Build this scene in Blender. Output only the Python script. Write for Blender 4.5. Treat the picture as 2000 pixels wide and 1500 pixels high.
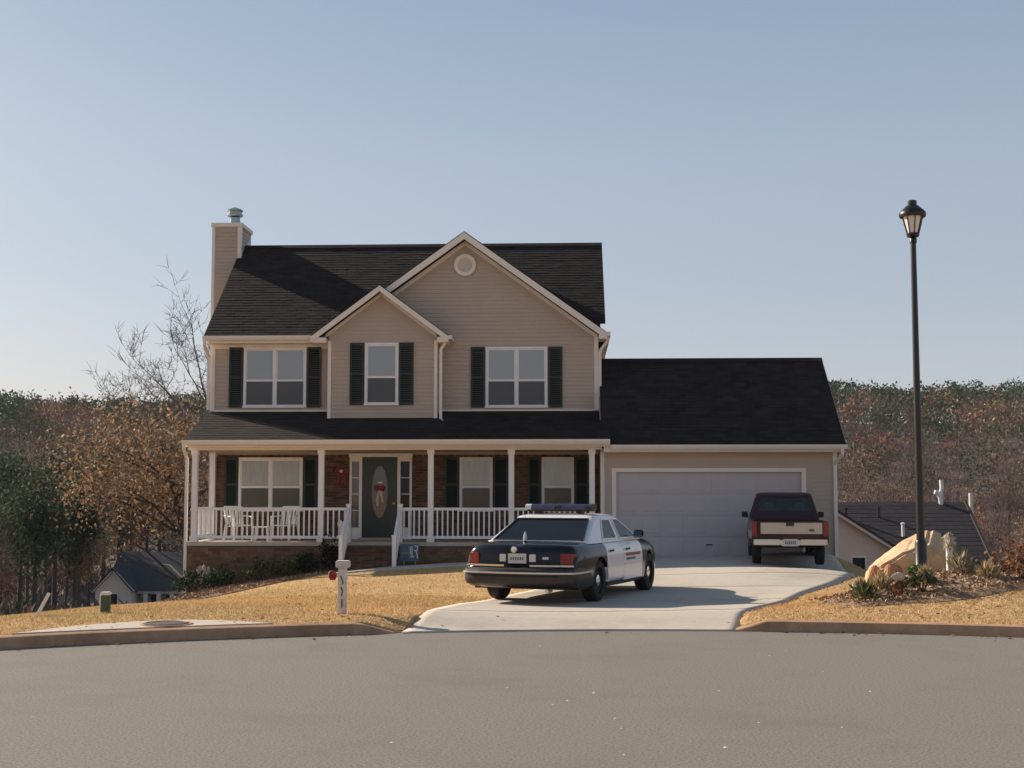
import bpy, bmesh, math, random
import numpy as np
from mathutils import Vector, Matrix

for o in list(bpy.data.objects):
    bpy.data.objects.remove(o)
S = bpy.context.scene
COL = S.collection
R_ = math.radians
rnd = random.Random(7)
rng = np.random.default_rng(7)

# ------------------------------------------------------------------ camera
cam_d = bpy.data.cameras.new('camera')
cam = bpy.data.objects.new('camera', cam_d)
COL.objects.link(cam)
cam_d.sensor_width = 36.0
cam_d.lens = 36.0 * 2600 / 2000
cam_d.clip_start = 0.1
cam_d.clip_end = 3000
cam.location = (0, 0, 1.7)
cam.rotation_euler = (R_(90 + 4.727), 0, R_(2.502))
S.camera = cam

# ------------------------------------------------------------------ light
SUN_AZ = math.atan2(1.72, 1.0)            # degrees left of the street-to-house direction
SUN_EL = math.atan2(1.0, math.hypot(1.72, 1.0))
SUN_DIR = Vector((-math.sin(SUN_AZ) * math.cos(SUN_EL), math.cos(SUN_AZ) * math.cos(SUN_EL), math.sin(SUN_EL)))
world = bpy.data.worlds.new('World')
S.world = world
world.use_nodes = True
wn = world.node_tree
bg = wn.nodes['Background']
sky = wn.nodes.new('ShaderNodeTexSky')
sky.sky_type = 'NISHITA'
sky.sun_disc = False
sky.sun_elevation = SUN_EL
sky.sun_rotation = -SUN_AZ
sky.altitude = 300
sky.air_density = 1.0
sky.dust_density = 2.6
sky.ozone_density = 1.4
# thin high haze: a pale veil mixed over the clear sky, whiter towards the horizon all round
tc = wn.nodes.new('ShaderNodeTexCoord'); sx_ = wn.nodes.new('ShaderNodeSeparateXYZ'); wn.links.new(tc.outputs['Generated'], sx_.inputs[0])
ramp = wn.nodes.new('ShaderNodeValToRGB'); wn.links.new(sx_.outputs['Z'], ramp.inputs[0])
cr_ = ramp.color_ramp; cr_.interpolation = 'EASE'
cr_.elements[0].position = 0.0; cr_.elements[0].color = (.405, .405, .445, 1)
cr_.elements[1].position = 1.0; cr_.elements[1].color = (.05, .085, .15, 1)
e_ = cr_.elements.new(.20); e_.color = (.295, .335, .395, 1)
e_ = cr_.elements.new(.40); e_.color = (.19, .265, .348, 1)
e_ = cr_.elements.new(.70); e_.color = (.085, .13, .205, 1)
sc_n = wn.nodes.new('ShaderNodeVectorMath'); sc_n.operation = 'SCALE'; wn.links.new(ramp.outputs[0], sc_n.inputs[0]); sc_n.inputs['Scale'].default_value = 1 / .036
mixn = wn.nodes.new('ShaderNodeMixRGB'); mixn.inputs[0].default_value = .48
wn.links.new(sky.outputs[0], mixn.inputs[1]); wn.links.new(sc_n.outputs[0], mixn.inputs[2])
wn.links.new(mixn.outputs[0], bg.inputs[0])
bg.inputs[1].default_value = 0.05
sun_d = bpy.data.lights.new('sun', 'SUN')
sun_d.energy = 4.8
sun_d.angle = R_(0.53)
sun_d.color = (1.0, 0.88, 0.73)
sun = bpy.data.objects.new('sun', sun_d)
COL.objects.link(sun)
sun.rotation_euler = SUN_DIR.to_track_quat('Z', 'Y').to_euler()
sun.location = (-30, 20, 30)
S.view_settings.view_transform = 'Standard'
S.view_settings.look = 'None'
S.view_settings.gamma = 1
S.view_settings.exposure = 0.65
S.view_settings.use_curve_mapping = False
S.render.engine = 'CYCLES'
S.cycles.use_denoising = True
S.cycles.max_bounces = 6
S.cycles.transparent_max_bounces = 12

# ------------------------------------------------------------------ materials
MATS = {}
def nd(nt, t, **kw):
    n = nt.nodes.new(t)
    for k, v in kw.items():
        if hasattr(n, k): setattr(n, k, v)
        else: n.inputs[k].default_value = v
    return n
def mat(name, col, rough=0.6, metal=0.0, spec=0.5, var=0.0, vscale=3.0, island=0.0, bump=0.0, bscale=60.0,
        coords='Position', stretch=(1, 1, 1), dirt=None, dscale=0.6, damt=0.5, coat=0.0, tint=False, transl=0.0, detail=6.0):
    m = bpy.data.materials.new(name)
    m.use_nodes = True
    nt = m.node_tree
    L = nt.links.new
    b = nt.nodes['Principled BSDF']
    b.inputs['Roughness'].default_value = rough
    b.inputs['Metallic'].default_value = metal
    b.inputs['Specular IOR Level'].default_value = spec
    b.inputs['Coat Weight'].default_value = coat
    b.inputs['Coat Roughness'].default_value = 0.06
    if coords == 'Position':
        g = nd(nt, 'ShaderNodeNewGeometry'); co = g.outputs['Position']
    else:
        g = nd(nt, 'ShaderNodeTexCoord'); co = g.outputs['Object']
    mp = nd(nt, 'ShaderNodeMapping'); mp.inputs['Scale'].default_value = stretch
    L(co, mp.inputs[0]); co = mp.outputs[0]
    if tint:
        a = nd(nt, 'ShaderNodeAttribute', attribute_name='tint'); cur = a.outputs['Color']
    else:
        rgb = nd(nt, 'ShaderNodeRGB'); rgb.outputs[0].default_value = (*col, 1); cur = rgb.outputs[0]
    if var > 0:
        n = nd(nt, 'ShaderNodeTexNoise'); n.inputs['Scale'].default_value = vscale; n.inputs['Detail'].default_value = detail
        n.inputs['Roughness'].default_value = 0.65
        L(co, n.inputs['Vector'])
        mr = nd(nt, 'ShaderNodeMapRange'); mr.inputs[1].default_value = 0.28; mr.inputs[2].default_value = 0.72
        mr.inputs[3].default_value = 1 - var; mr.inputs[4].default_value = 1 + var
        L(n.outputs['Fac'], mr.inputs[0])
        mx = nd(nt, 'ShaderNodeVectorMath', operation='SCALE'); L(cur, mx.inputs[0]); L(mr.outputs[0], mx.inputs['Scale']); cur = mx.outputs[0]
    if island > 0:
        gi = nd(nt, 'ShaderNodeNewGeometry')
        mr = nd(nt, 'ShaderNodeMapRange'); mr.inputs[3].default_value = 1 - island; mr.inputs[4].default_value = 1 + island
        L(gi.outputs['Random Per Island'], mr.inputs[0])
        mx = nd(nt, 'ShaderNodeVectorMath', operation='SCALE'); L(cur, mx.inputs[0]); L(mr.outputs[0], mx.inputs['Scale']); cur = mx.outputs[0]
    if dirt is not None:
        n = nd(nt, 'ShaderNodeTexNoise'); n.inputs['Scale'].default_value = dscale; n.inputs['Detail'].default_value = 8; n.inputs['Roughness'].default_value = 0.7
        L(co, n.inputs['Vector'])
        mr = nd(nt, 'ShaderNodeMapRange'); mr.inputs[1].default_value = 0.5; mr.inputs[2].default_value = 0.68; mr.inputs[4].default_value = damt
        L(n.outputs['Fac'], mr.inputs[0])
        mx = nd(nt, 'ShaderNodeMixRGB'); L(mr.outputs[0], mx.inputs[0]); L(cur, mx.inputs[1]); mx.inputs[2].default_value = (*dirt, 1); cur = mx.outputs[0]
    L(cur, b.inputs['Base Color'])
    if bump > 0:
        n = nd(nt, 'ShaderNodeTexNoise'); n.inputs['Scale'].default_value = bscale; n.inputs['Detail'].default_value = 5
        L(co, n.inputs['Vector'])
        bp = nd(nt, 'ShaderNodeBump'); bp.inputs['Strength'].default_value = bump; bp.inputs['Distance'].default_value = 0.02
        L(n.outputs['Fac'], bp.inputs['Height']); L(bp.outputs[0], b.inputs['Normal'])
    if transl > 0:
        t = nd(nt, 'ShaderNodeBsdfTranslucent'); L(cur, t.inputs[0])
        ms = nd(nt, 'ShaderNodeMixShader'); ms.inputs[0].default_value = transl
        L(b.outputs[0], ms.inputs[1]); L(t.outputs[0], ms.inputs[2]); L(ms.outputs[0], nt.nodes['Material Output'].inputs[0])
    MATS[name] = m
    return m
def glassmat(name, tint, refl=0.08, rough=0.02, body=None, bodyfac=0.0):
    m = bpy.data.materials.new(name); m.use_nodes = True
    nt = m.node_tree; L = nt.links.new
    nt.nodes.remove(nt.nodes['Principled BSDF'])
    tr = nd(nt, 'ShaderNodeBsdfTransparent'); tr.inputs[0].default_value = (*tint, 1)
    base = tr
    if body:
        df = nd(nt, 'ShaderNodeBsdfDiffuse'); df.inputs[0].default_value = (*body, 1)
        mm = nd(nt, 'ShaderNodeMixShader'); mm.inputs[0].default_value = bodyfac
        L(tr.outputs[0], mm.inputs[1]); L(df.outputs[0], mm.inputs[2]); base = mm
    gl = nd(nt, 'ShaderNodeBsdfGlossy'); gl.inputs['Roughness'].default_value = rough
    fr = nd(nt, 'ShaderNodeFresnel'); fr.inputs[0].default_value = 1.5
    ad = nd(nt, 'ShaderNodeMath', operation='ADD'); L(fr.outputs[0], ad.inputs[0]); ad.inputs[1].default_value = refl; ad.use_clamp = True
    ms = nd(nt, 'ShaderNodeMixShader'); L(ad.outputs[0], ms.inputs[0]); L(base.outputs[0], ms.inputs[1]); L(gl.outputs[0], ms.inputs[2])
    L(ms.outputs[0], nt.nodes['Material Output'].inputs[0])
    MATS[name] = m
    return m

mat('siding', (0.47, 0.375, 0.305), 0.55, var=0.05, vscale=1.5, bump=0.05, bscale=90)
mat('trim', (0.79, 0.715, 0.645), 0.5, var=0.04, vscale=2.0)
mat('porch_white', (0.82, 0.79, 0.775), 0.45, var=0.05, vscale=4.0)
mat('shutter', (0.010, 0.021, 0.020), 0.5, var=0.2, vscale=5)
mat('shingle', (0.0265, 0.0205, 0.0185), 0.9, island=0.26, var=0.30, vscale=2.2, bump=0.5, bscale=120, spec=0.2)
mat('brick', (0.135, 0.070, 0.048), 0.85, island=0.42, var=0.25, vscale=14, bump=0.3, bscale=80, spec=0.25)
mat('mortar', (0.15, 0.12, 0.10), 0.95, var=0.1, vscale=20)
mat('garage_paint', (0.49, 0.445, 0.445), 0.45, var=0.04, vscale=1.2)
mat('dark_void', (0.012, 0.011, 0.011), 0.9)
mat('blind', (0.68, 0.68, 0.70), 0.6)
mat('blind_cream', (0.78, 0.70, 0.55), 0.6, var=0.12, vscale=6, stretch=(3, 1, 0.4))
mat('door_green', (0.015, 0.026, 0.024), 0.35, var=0.2, vscale=3)
mat('galvanised', (0.30, 0.36, 0.38), 0.35, metal=0.8)
mat('black_metal', (0.012, 0.010, 0.010), 0.35, var=0.2, vscale=10)
mat('brass', (0.5, 0.35, 0.12), 0.3, metal=1)
mat('asphalt', (0.256, 0.226, 0.194), 0.85, var=0.55, vscale=48, bump=1.0, bscale=130, dirt=(0.200, 0.175, 0.148), dscale=0.55, damt=0.55, spec=0.3, detail=10)
mat('concrete', (0.515, 0.45, 0.375), 0.85, var=0.07, vscale=9, bump=0.25, bscale=110, dirt=(0.385, 0.325, 0.265), dscale=0.55, damt=0.75, spec=0.25, detail=9)
mat('kerb_concrete', (0.44, 0.265, 0.16), 0.9, var=0.2, vscale=5, bump=0.3, bscale=80, dirt=(0.27, 0.15, 0.085), dscale=1.2, damt=0.7, spec=0.2)
mat('pad_concrete', (0.52, 0.45, 0.38), 0.9, var=0.1, vscale=8, bump=0.2, bscale=90, spec=0.2)
mat('lawn', (0.50, 0.335, 0.165), 0.95, var=0.30, vscale=5.0, bump=1.0, bscale=40, dirt=(0.42, 0.275, 0.13), dscale=0.5, damt=0.7, spec=0.1, detail=10)
mat('blade', (1, 1, 1), 0.85, tint=True, island=0.30, spec=0.15, transl=0.25)
mat('mulch', (0.29, 0.19, 0.125), 0.95, var=0.5, vscale=14, bump=1.0, bscale=30, spec=0.1, detail=8)
mat('mulch_chip', (0.36, 0.235, 0.15), 0.9, island=0.6, spec=0.1)
mat('bark', (0.055, 0.042, 0.035), 0.9, var=0.3, vscale=8, stretch=(1, 1, 0.2), bump=0.6, bscale=20)
mat('bark_pale', (0.17, 0.155, 0.15), 0.9, var=0.2, vscale=6)
mat('brick_lit', (0.185, 0.105, 0.068), 0.85, island=0.35, var=0.25, vscale=14, bump=0.3, bscale=80, spec=0.2)  # same brick as the porch wall, stronger daylight put into its colour
mat('bark_grey', (0.075, 0.062, 0.056), 0.9, var=0.25, vscale=6, stretch=(1, 1, 0.2))
mat('leaf', (1, 1, 1), 0.8, tint=True, island=0.45, spec=0.15, transl=0.22)
mat('wood_leaf', (1, 1, 1), 0.85, tint=True, island=0.26, spec=0.1, transl=0.15)
mat('shrub_leaf', (0.022, 0.045, 0.022), 0.6, island=0.5, spec=0.3, transl=0.2)
mat('shrub_stem', (0.06, 0.04, 0.03), 0.9)
mat('boulder', (0.60, 0.42, 0.26), 0.9, var=0.22, vscale=3.5, bump=0.8, bscale=18, dirt=(0.40, 0.27, 0.17), dscale=2.0, damt=0.6, spec=0.15)
mat('orange_rock', (0.50, 0.23, 0.115), 0.85, var=0.35, vscale=5, bump=0.6, bscale=20, spec=0.15)
mat('pale_rock', (0.62, 0.50, 0.38), 0.85, var=0.2, vscale=5, bump=0.5, bscale=25, spec=0.15)
mat('white_paint', (0.78, 0.75, 0.70), 0.5, var=0.08, vscale=6)
mat('weathered_white', (0.66, 0.61, 0.56), 0.8, var=0.15, vscale=9, dirt=(0.32, 0.25, 0.21), dscale=7, damt=0.7)
mat('red_cloth', (0.22, 0.018, 0.018), 0.7, var=0.2, vscale=12)
mat('plastic_white', (0.78, 0.77, 0.68), 0.4)
mat('pedestal_green', (0.06, 0.10, 0.055), 0.6, var=0.15, vscale=8)
mat('numeral', (0.06, 0.04, 0.04), 0.7)
# vehicles (object coordinates)
mat('police_black', (0.008, 0.007, 0.009), 0.18, spec=.28, coat=0.25, coords='Object', var=0.15, vscale=3)
mat('police_white', (0.80, 0.77, 0.75), 0.30, coat=0.6, coords='Object', var=0.04, vscale=3)
mat('chrome', (0.75, 0.75, 0.76), 0.12, metal=1.0)
mat('dull_chrome', (0.66, 0.62, 0.54), 0.35, metal=0.6)
mat('rubber', (0.012, 0.012, 0.012), 0.8, coords='Object', var=0.2, vscale=20, bump=0.2, bscale=60)
mat('rim_dark', (0.022, 0.022, 0.023), 0.45, metal=0.5)
mat('bumper_black', (0.028, 0.024, 0.022), 0.5, coords='Object', var=0.15, vscale=4)
mat('red_lens', (0.20, 0.008, 0.010), 0.15, coat=0.6)
mat('orange_lens', (0.55, 0.16, 0.03), 0.2, coat=0.6)
mat('blue_lens', (0.010, 0.030, 0.11), 0.12, coat=0.8)
mat('clear_lens', (0.65, 0.62, 0.58), 0.2, coat=0.6)
mat('plate_white', (0.62, 0.58, 0.54), 0.5)
mat('plate_print', (0.10, 0.12, 0.10), 0.6)
mat('red_print', (0.38, 0.07, 0.07), 0.5)
mat('grey_print', (0.16, 0.16, 0.17), 0.5)
mat('maroon', (0.034, 0.004, 0.009), 0.28, spec=.25, coat=0.25, coords='Object', var=0.15, vscale=3)
mat('tan_paint', (0.58, 0.47, 0.37), 0.35, coat=0.5, coords='Object', var=0.06, vscale=3)
mat('seat_cloth', (0.03, 0.03, 0.035), 0.9)
glassmat('window_glass', (0.92, 0.94, 0.96), 0.03)
glassmat('car_glass', (0.05, 0.05, 0.06), -0.01, body=(0.010, 0.010, 0.012), bodyfac=0.9)
glassmat('truck_glass', (0.96, 0.99, 0.97), -0.01)
mat('litter', (0.105, 0.070, 0.048), 0.95, var=.4, vscale=1.5, bump=.5, bscale=12)
glassmat('lantern_glass', (0.75, 0.70, 0.62), 0.04, rough=0.15, body=(0.92, 0.84, 0.76), bodyfac=0.9)
glassmat('screen_mesh', (1, 1, 1), -0.04, rough=0.9, body=(0.045, 0.04, 0.04), bodyfac=0.50)
glassmat('oval_glass', (0.7, 0.7, 0.7), 0.03, body=(0.20, 0.17, 0.15), bodyfac=0.7)
mat('sign_blue', (0.07, 0.12, 0.17), 0.5)
mat('sign_white', (0.62, 0.64, 0.62), 0.5)
mat('sign_orange', (0.45, 0.16, 0.06), 0.5)
mat('n_wall', (0.70, 0.62, 0.55), 0.6, var=0.06, vscale=1)
mat('n_wall_tan', (0.64, 0.49, 0.41), 0.6, var=0.06, vscale=1)
mat('rust_iron', (0.085, 0.05, 0.036), 0.7, var=.3, vscale=20, bump=.3, bscale=60)
mat('straw', (0.62, 0.50, 0.33), 0.85, island=.35, transl=.2)
mat('n_white', (0.80, 0.76, 0.72), 0.6)
mat('n_roof', (0.030, 0.032, 0.038), 0.85, island=0.2, var=0.2, vscale=1.2)
mat('n_roof_brown', (0.045, 0.037, 0.036), 0.85, island=0.2, var=0.2, vscale=1.2)
mat('pebble', (0.62, 0.58, 0.52), 0.8, island=0.4)
mat('dry_stalk', (0.62, 0.42, 0.33), 0.8, island=0.3)
mat('seedhead', (0.55, 0.50, 0.40), 0.9, island=0.35, transl=0.3)
M = MATS

# ------------------------------------------------------------------ mesh helpers
WO = {}
def link(o, parent=None, origin=(0, 0, 0)):
    COL.objects.link(o)
    WO[o.name] = Vector(origin)
    if parent is not None:
        o.parent = parent
        o.location = Vector(origin) - WO[parent.name]
    else:
        o.location = origin
    return o
def tag(o, label=None, cat=None, group=None, kind=None):
    if label: o['label'] = label
    if cat: o['category'] = cat
    if group: o['group'] = group
    if kind: o['kind'] = kind
    return o
def empty(name, loc, label, cat, group=None):
    o = bpy.data.objects.new(name, None)
    o.empty_display_size = 0.3
    link(o, None, loc)
    return tag(o, label, cat, group)
class MB:
    def __init__(s): s.v = []; s.f = []; s.mi = []; s.cm = 0
    def add(s, vs, fs):
        n = len(s.v); s.v.extend([tuple(p) for p in vs]); s.f.extend([tuple(i + n for i in f) for f in fs]); s.mi.extend([s.cm] * len(fs)); return s
    def mat(s, i): s.cm = i; return s
    def quad(s, a, b, c, d): return s.add([a, b, c, d], [(0, 1, 2, 3)])
    def box(s, x0, x1, y0, y1, z0, z1):
        return s.add([(x0, y0, z0), (x1, y0, z0), (x1, y1, z0), (x0, y1, z0), (x0, y0, z1), (x1, y0, z1), (x1, y1, z1), (x0, y1, z1)],
                     [(0, 3, 2, 1), (4, 5, 6, 7), (0, 1, 5, 4), (1, 2, 6, 5), (2, 3, 7, 6), (3, 0, 4, 7)])
    def bar(s, p, q, w, h=None, up=(0, 0, 1)):
        p = Vector(p); q = Vector(q); d = (q - p).normalized(); h = h or w
        u = Vector(up)
        if abs(d.dot(u)) > 0.98: u = Vector((0, 1, 0))
        r = d.cross(u).normalized(); u = r.cross(d).normalized()
        vs = []
        for e in (p, q):
            for a, b in ((-1, -1), (1, -1), (1, 1), (-1, 1)): vs.append(e + r * (a * w / 2) + u * (b * h / 2))
        return s.add(vs, [(0, 1, 2, 3), (7, 6, 5, 4), (0, 4, 5, 1), (1, 5, 6, 2), (2, 6, 7, 3), (3, 7, 4, 0)])
    def prism(s, poly, ax, a0, a1):
        """poly: 2D points, extruded along axis ax ('x','y','z') from a0 to a1."""
        n = len(poly)
        def P(p, a):
            return (a, p[0], p[1]) if ax == 'x' else (p[0], a, p[1]) if ax == 'y' else (p[0], p[1], a)
        vs = [P(p, a0) for p in poly] + [P(p, a1) for p in poly]
        fs = [tuple(range(n))[::-1], tuple(range(n, 2 * n))] + [(i, (i + 1) % n, (i + 1) % n + n, i + n) for i in range(n)]
        return s.add(vs, fs)
    def lathe(s, prof, n=16, c=(0, 0, 0), axis='z', cap=True):
        vs = []; fs = []
        for r, h in prof:
            for k in range(n):
                a = 2 * math.pi * k / n
                x, y = r * math.cos(a), r * math.sin(a)
                p = (x, y, h) if axis == 'z' else (h, x, y) if axis == 'x' else (x, h, y)
                vs.append((c[0] + p[0], c[1] + p[1], c[2] + p[2]))
        for j in range(len(prof) - 1):
            for k in range(n):
                k2 = (k + 1) % n
                fs.append((j * n + k, j * n + k2, (j + 1) * n + k2, (j + 1) * n + k))
        if cap:
            fs.append(tuple(range(n))[::-1]); b = (len(prof) - 1) * n; fs.append(tuple(range(b, b + n)))
        return s.add(vs, fs)
    def tube(s, pts, rad, n=8):
        pts = [Vector(p) for p in pts]
        if not isinstance(rad, (list, tuple)): rad = [rad] * len(pts)
        vs = []; fs = []
        u = None
        for i, p in enumerate(pts):
            d = (pts[min(i + 1, len(pts) - 1)] - pts[max(i - 1, 0)]).normalized()
            if u is None:
                u = d.orthogonal().normalized()
            else:
                u = (u - d * u.dot(d)).normalized()
            w = d.cross(u)
            for k in range(n):
                a = 2 * math.pi * k / n
                vs.append(p + (u * math.cos(a) + w * math.sin(a)) * rad[i])
        for j in range(len(pts) - 1):
            for k in range(n):
                k2 = (k + 1) % n
                fs.append((j * n + k, j * n + k2, (j + 1) * n + k2, (j + 1) * n + k))
        fs.append(tuple(range(n))[::-1]); b = (len(pts) - 1) * n; fs.append(tuple(range(b, b + n)))
        return s.add(vs, fs)
    def build(s, name, mats, parent=None, origin=None, smooth=None, bevel=0, fix=True):
        if not isinstance(mats, (list, tuple)): mats = [mats]
        if origin is None: origin = tuple(WO[parent.name]) if parent is not None else (0, 0, 0)
        me = bpy.data.meshes.new(name)
        ox, oy, oz = origin
        me.from_pydata([(x - ox, y - oy, z - oz) for x, y, z in s.v], [], s.f)
        for m in mats: me.materials.append(M[m] if isinstance(m, str) else m)
        if len(mats) > 1: me.polygons.foreach_set('material_index', s.mi)
        if fix or bevel:
            bm = bmesh.new(); bm.from_mesh(me)
            if fix: bmesh.ops.recalc_face_normals(bm, faces=bm.faces)
            if bevel:
                ed = [e for e in bm.edges if len(e.link_faces) == 2 and e.calc_face_angle(0) > 0.6]
                bmesh.ops.bevel(bm, geom=ed, offset=bevel, segments=2, affect='EDGES', clamp_overlap=True)
            bm.to_mesh(me); bm.free()
        if smooth is not None:
            me.polygons.foreach_set('use_smooth', [True] * len(me.polygons))
            me.set_sharp_from_angle(angle=R_(smooth))
        me.update()
        o = bpy.data.objects.new(name, me)
        return link(o, parent, origin)
def share(src, parent, origin, name=None, rot=None):
    """another object on the same mesh data"""
    o = src.copy()
    COL.objects.link(o)
    WO[o.name] = Vector(origin)
    o.parent = parent
    o.location = Vector(origin) - (WO[parent.name] if parent is not None else Vector((0, 0, 0)))
    if rot: o.rotation_euler = rot
    return o
def copy_tree(o, parent=None):
    c = o.copy(); COL.objects.link(c); c.parent = parent
    WO[c.name] = WO.get(o.name, Vector((0, 0, 0)))
    for ch in list(o.children): copy_tree(ch, c)
    return c
def np_mesh(name, verts, faces, mats, tint=None, smooth=False):
    me = bpy.data.meshes.new(name)
    nv, (nf, k) = len(verts), faces.shape
    me.vertices.add(nv); me.vertices.foreach_set('co', np.ascontiguousarray(verts, dtype=np.float32).ravel())
    me.loops.add(nf * k); me.loops.foreach_set('vertex_index', np.ascontiguousarray(faces, dtype=np.int32).ravel())
    me.polygons.add(nf); me.polygons.foreach_set('loop_start', np.arange(nf, dtype=np.int32) * k)
    try: me.polygons.foreach_set('loop_total', np.full(nf, k, dtype=np.int32))
    except Exception: pass
    if smooth: me.polygons.foreach_set('use_smooth', np.ones(nf, dtype=bool))
    for m in (mats if isinstance(mats, (list, tuple)) else [mats]): me.materials.append(M[m])
    if tint is not None:
        a = me.attributes.new('tint', 'FLOAT_COLOR', 'POINT')
        t = np.ones((nv, 4), np.float32); t[:, :3] = tint
        a.data.foreach_set('color', t.ravel())
    me.update(); me.validate()
    return me
def rand_quads(c, size, rg, aspect=0.6, dirs=None):
    """leaf-sized quads at centres c with random orientation; returns verts (4N,3), faces (N,4)."""
    n = len(c)
    a = rg.normal(size=(n, 3)) if dirs is None else dirs + rg.normal(size=(n, 3)) * 0.25
    a /= np.linalg.norm(a, axis=1)[:, None]
    b = rg.normal(size=(n, 3)); b -= a * (a * b).sum(1)[:, None]; b /= np.linalg.norm(b, axis=1)[:, None]
    s = np.asarray(size).reshape(-1, 1) * np.ones((n, 1))
    a = a * s * 0.5; b = b * s * 0.5 * aspect
    v = np.stack([c - a, c + b * 1.0 - a * 0.1, c + a, c - b * 1.0 + a * 0.1], 1).reshape(-1, 3)
    return v, np.arange(4 * n).reshape(n, 4)
# ------------------------------------------------------------------ ground
CX, CY, CR = 1.4, 2.85, 14.0          # the round end of the street
CTRL = np.array([
 (-8,13.2,.15),(-6.3,14.9,.15),(-4,16.3,.15),(-2.2,16.8,.15),(2.2,17.2,.14),(4.5,16.9,.15),(6,16.3,.15),(9,14.9,.15),(13,11.5,.15),(-12,9,.15),
 (-16,3,.1),(18,3,.1),(0,-14,.15),(-10,-8,.15),(12,-8,.15),
 (-6.1,17.6,.12),(-8,16.6,.08),(-3,17.6,.14),(-.4,18,.08),(2,19,.08),
 (-3,20,.10),(-1.2,20.8,.02),(.4,21.3,.02),(1.3,23.9,.02),(3.5,22,.06),(4.8,25.1,.05),(2,29.4,.05),(5.7,27.5,.06),(1,34.2,.09),(4,34.2,.09),(6.7,34.2,.09),
 (-4,24,-.02),(-3,30,-.10),(-5.3,33.5,-.22),(-6.2,34,-.38),(-9.7,34,-.92),(-6.3,32.4,-.32),(-8.6,31,-.76),(-10.2,30,-.98),(-5,28,-.2),
 (-7.5,20,-.05),(-9,24,-.6),(-8,27,-.6),(-12,20,-1.0),(-13,28,-2.2),(-15,36,-3.6),(-11,40,-2.6),
 (-4,36,-.3),(-9,44,-3),(0,45,-1.8),(7,43,-1.2),
 (4,18.2,.24),(5.2,19.4,.52),(6.6,19.6,.44),(8.2,19.2,.36),(7,21.5,.22),(7.2,25,-.25),(9,28,-1.2),(11,23,-.6),(8.6,35,-1.1),(12,34,-2.4),(3.9,20,.16),(5.2,22.5,.12),
], float)
_d = np.linalg.norm(CTRL[:, None, :2] - CTRL[None, :, :2], axis=2)
_A = np.zeros((len(CTRL) + 3,) * 2); n_ = len(CTRL)
_A[:n_, :n_] = -np.sqrt(_d ** 2 + 0.8 ** 2) - np.eye(n_) * 0.02
_A[:n_, n_] = 1; _A[:n_, n_ + 1:] = CTRL[:, :2]; _A[n_:, :n_] = _A[:n_, n_:].T
_W = np.linalg.solve(_A, np.concatenate([CTRL[:, 2], np.zeros(3)]))
FY = [-900, 20, 34, 45, 60, 90, 140, 200, 300, 400, 440, 520, 900]
FZ = [0, 0, -1.6, -3.6, -6, -9, -9.5, -4.5, 9, 22, 24.5, 19, 10]
def kerb_h(x):
    # the kerb dips to the road along the driveway opening
    d = np.maximum(KL - x, x - KR)
    return np.clip(d / .45, .10, 1)
KL, KR = -2.12, 1.98
def far_z(x, y):
    z = np.interp(y, FY, FZ)
    ring = np.hypot(x, y - 20)
    und = 1.3 * np.sin(x * .021 + 1.2) * np.sin(y * .017 + .4) + .9 * np.sin(x * .05 + y * .03)
    return z + und * np.clip((ring - 60) / 120, 0, 1) * 1.5 + np.where(x > 12, np.clip((x - 12) / 40, 0, 1) * 1.5, 0) * np.clip((y - 30) / 30, 0, 1)
def base_z(x, y):
    x = np.asarray(x, float); y = np.asarray(y, float)
    sh = x.shape; X = x.ravel(); Y = y.ravel()
    out = np.empty(len(X))
    for i in range(0, len(X), 20000):
        d = np.hypot(X[i:i + 20000, None] - CTRL[None, :, 0], Y[i:i + 20000, None] - CTRL[None, :, 1])
        out[i:i + 20000] = -np.sqrt(d ** 2 + .64) @ _W[:n_] + _W[n_] + X[i:i + 20000] * _W[n_ + 1] + Y[i:i + 20000] * _W[n_ + 2]
    rr = np.hypot(X, Y - 24)
    t = np.clip((rr - 18) / 16, 0, 1); t = t * t * (3 - 2 * t)
    out = out * (1 - t) + far_z(X, Y) * t
    # keep the verge level behind the kerb
    s = np.hypot(X - CX, Y - CY) - CR
    k = np.clip((s - .2) / .7, 0, 1)
    out = out * k + (.128 * kerb_h(X)) * (1 - k)
    return out.reshape(sh)
def gut(x): return CY + np.sqrt(np.maximum(CR ** 2 - (np.asarray(x, float) - CX) ** 2, 0.01))
DY = [16.2, 17.9, 18.65, 20, 21, 21.9, 25, 27.4, 30, 34.4]
DL = [-2.13, -1.95, -1.87, -1.64, -1.35, -1.1, -.1, .5, .85, 1.0]
DR = [1.95, 2.3, 2.57, 3.0, 3.42, 3.7, 4.78, 5.64, 6.3, 6.62]
DEND = 34.3
def drive_uv(x, y):
    g = gut(x); v = (y - g) / (DEND - g); yc = 16.75 + (34.4 - 16.75) * v
    return v, np.interp(yc, DY, DL), np.interp(yc, DY, DR)
def drive_z(x, y):
    s = np.clip((y - gut(x)) / 1.5, 0, 1)
    return (base_z(x, y) + .035) * s + .018 * (1 - s)
def ground_z(x, y):
    x = np.asarray(x, float); y = np.asarray(y, float)
    z = base_z(x, y)
    v, l, r = drive_uv(x, y)
    ins = (v > -.02) & (v < 1.02) & (x > l) & (x < r)
    return np.where(ins, drive_z(x, y) - .07, z)
def gz(x, y): return float(ground_z(np.array([x]), np.array([y]))[0])
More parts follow.
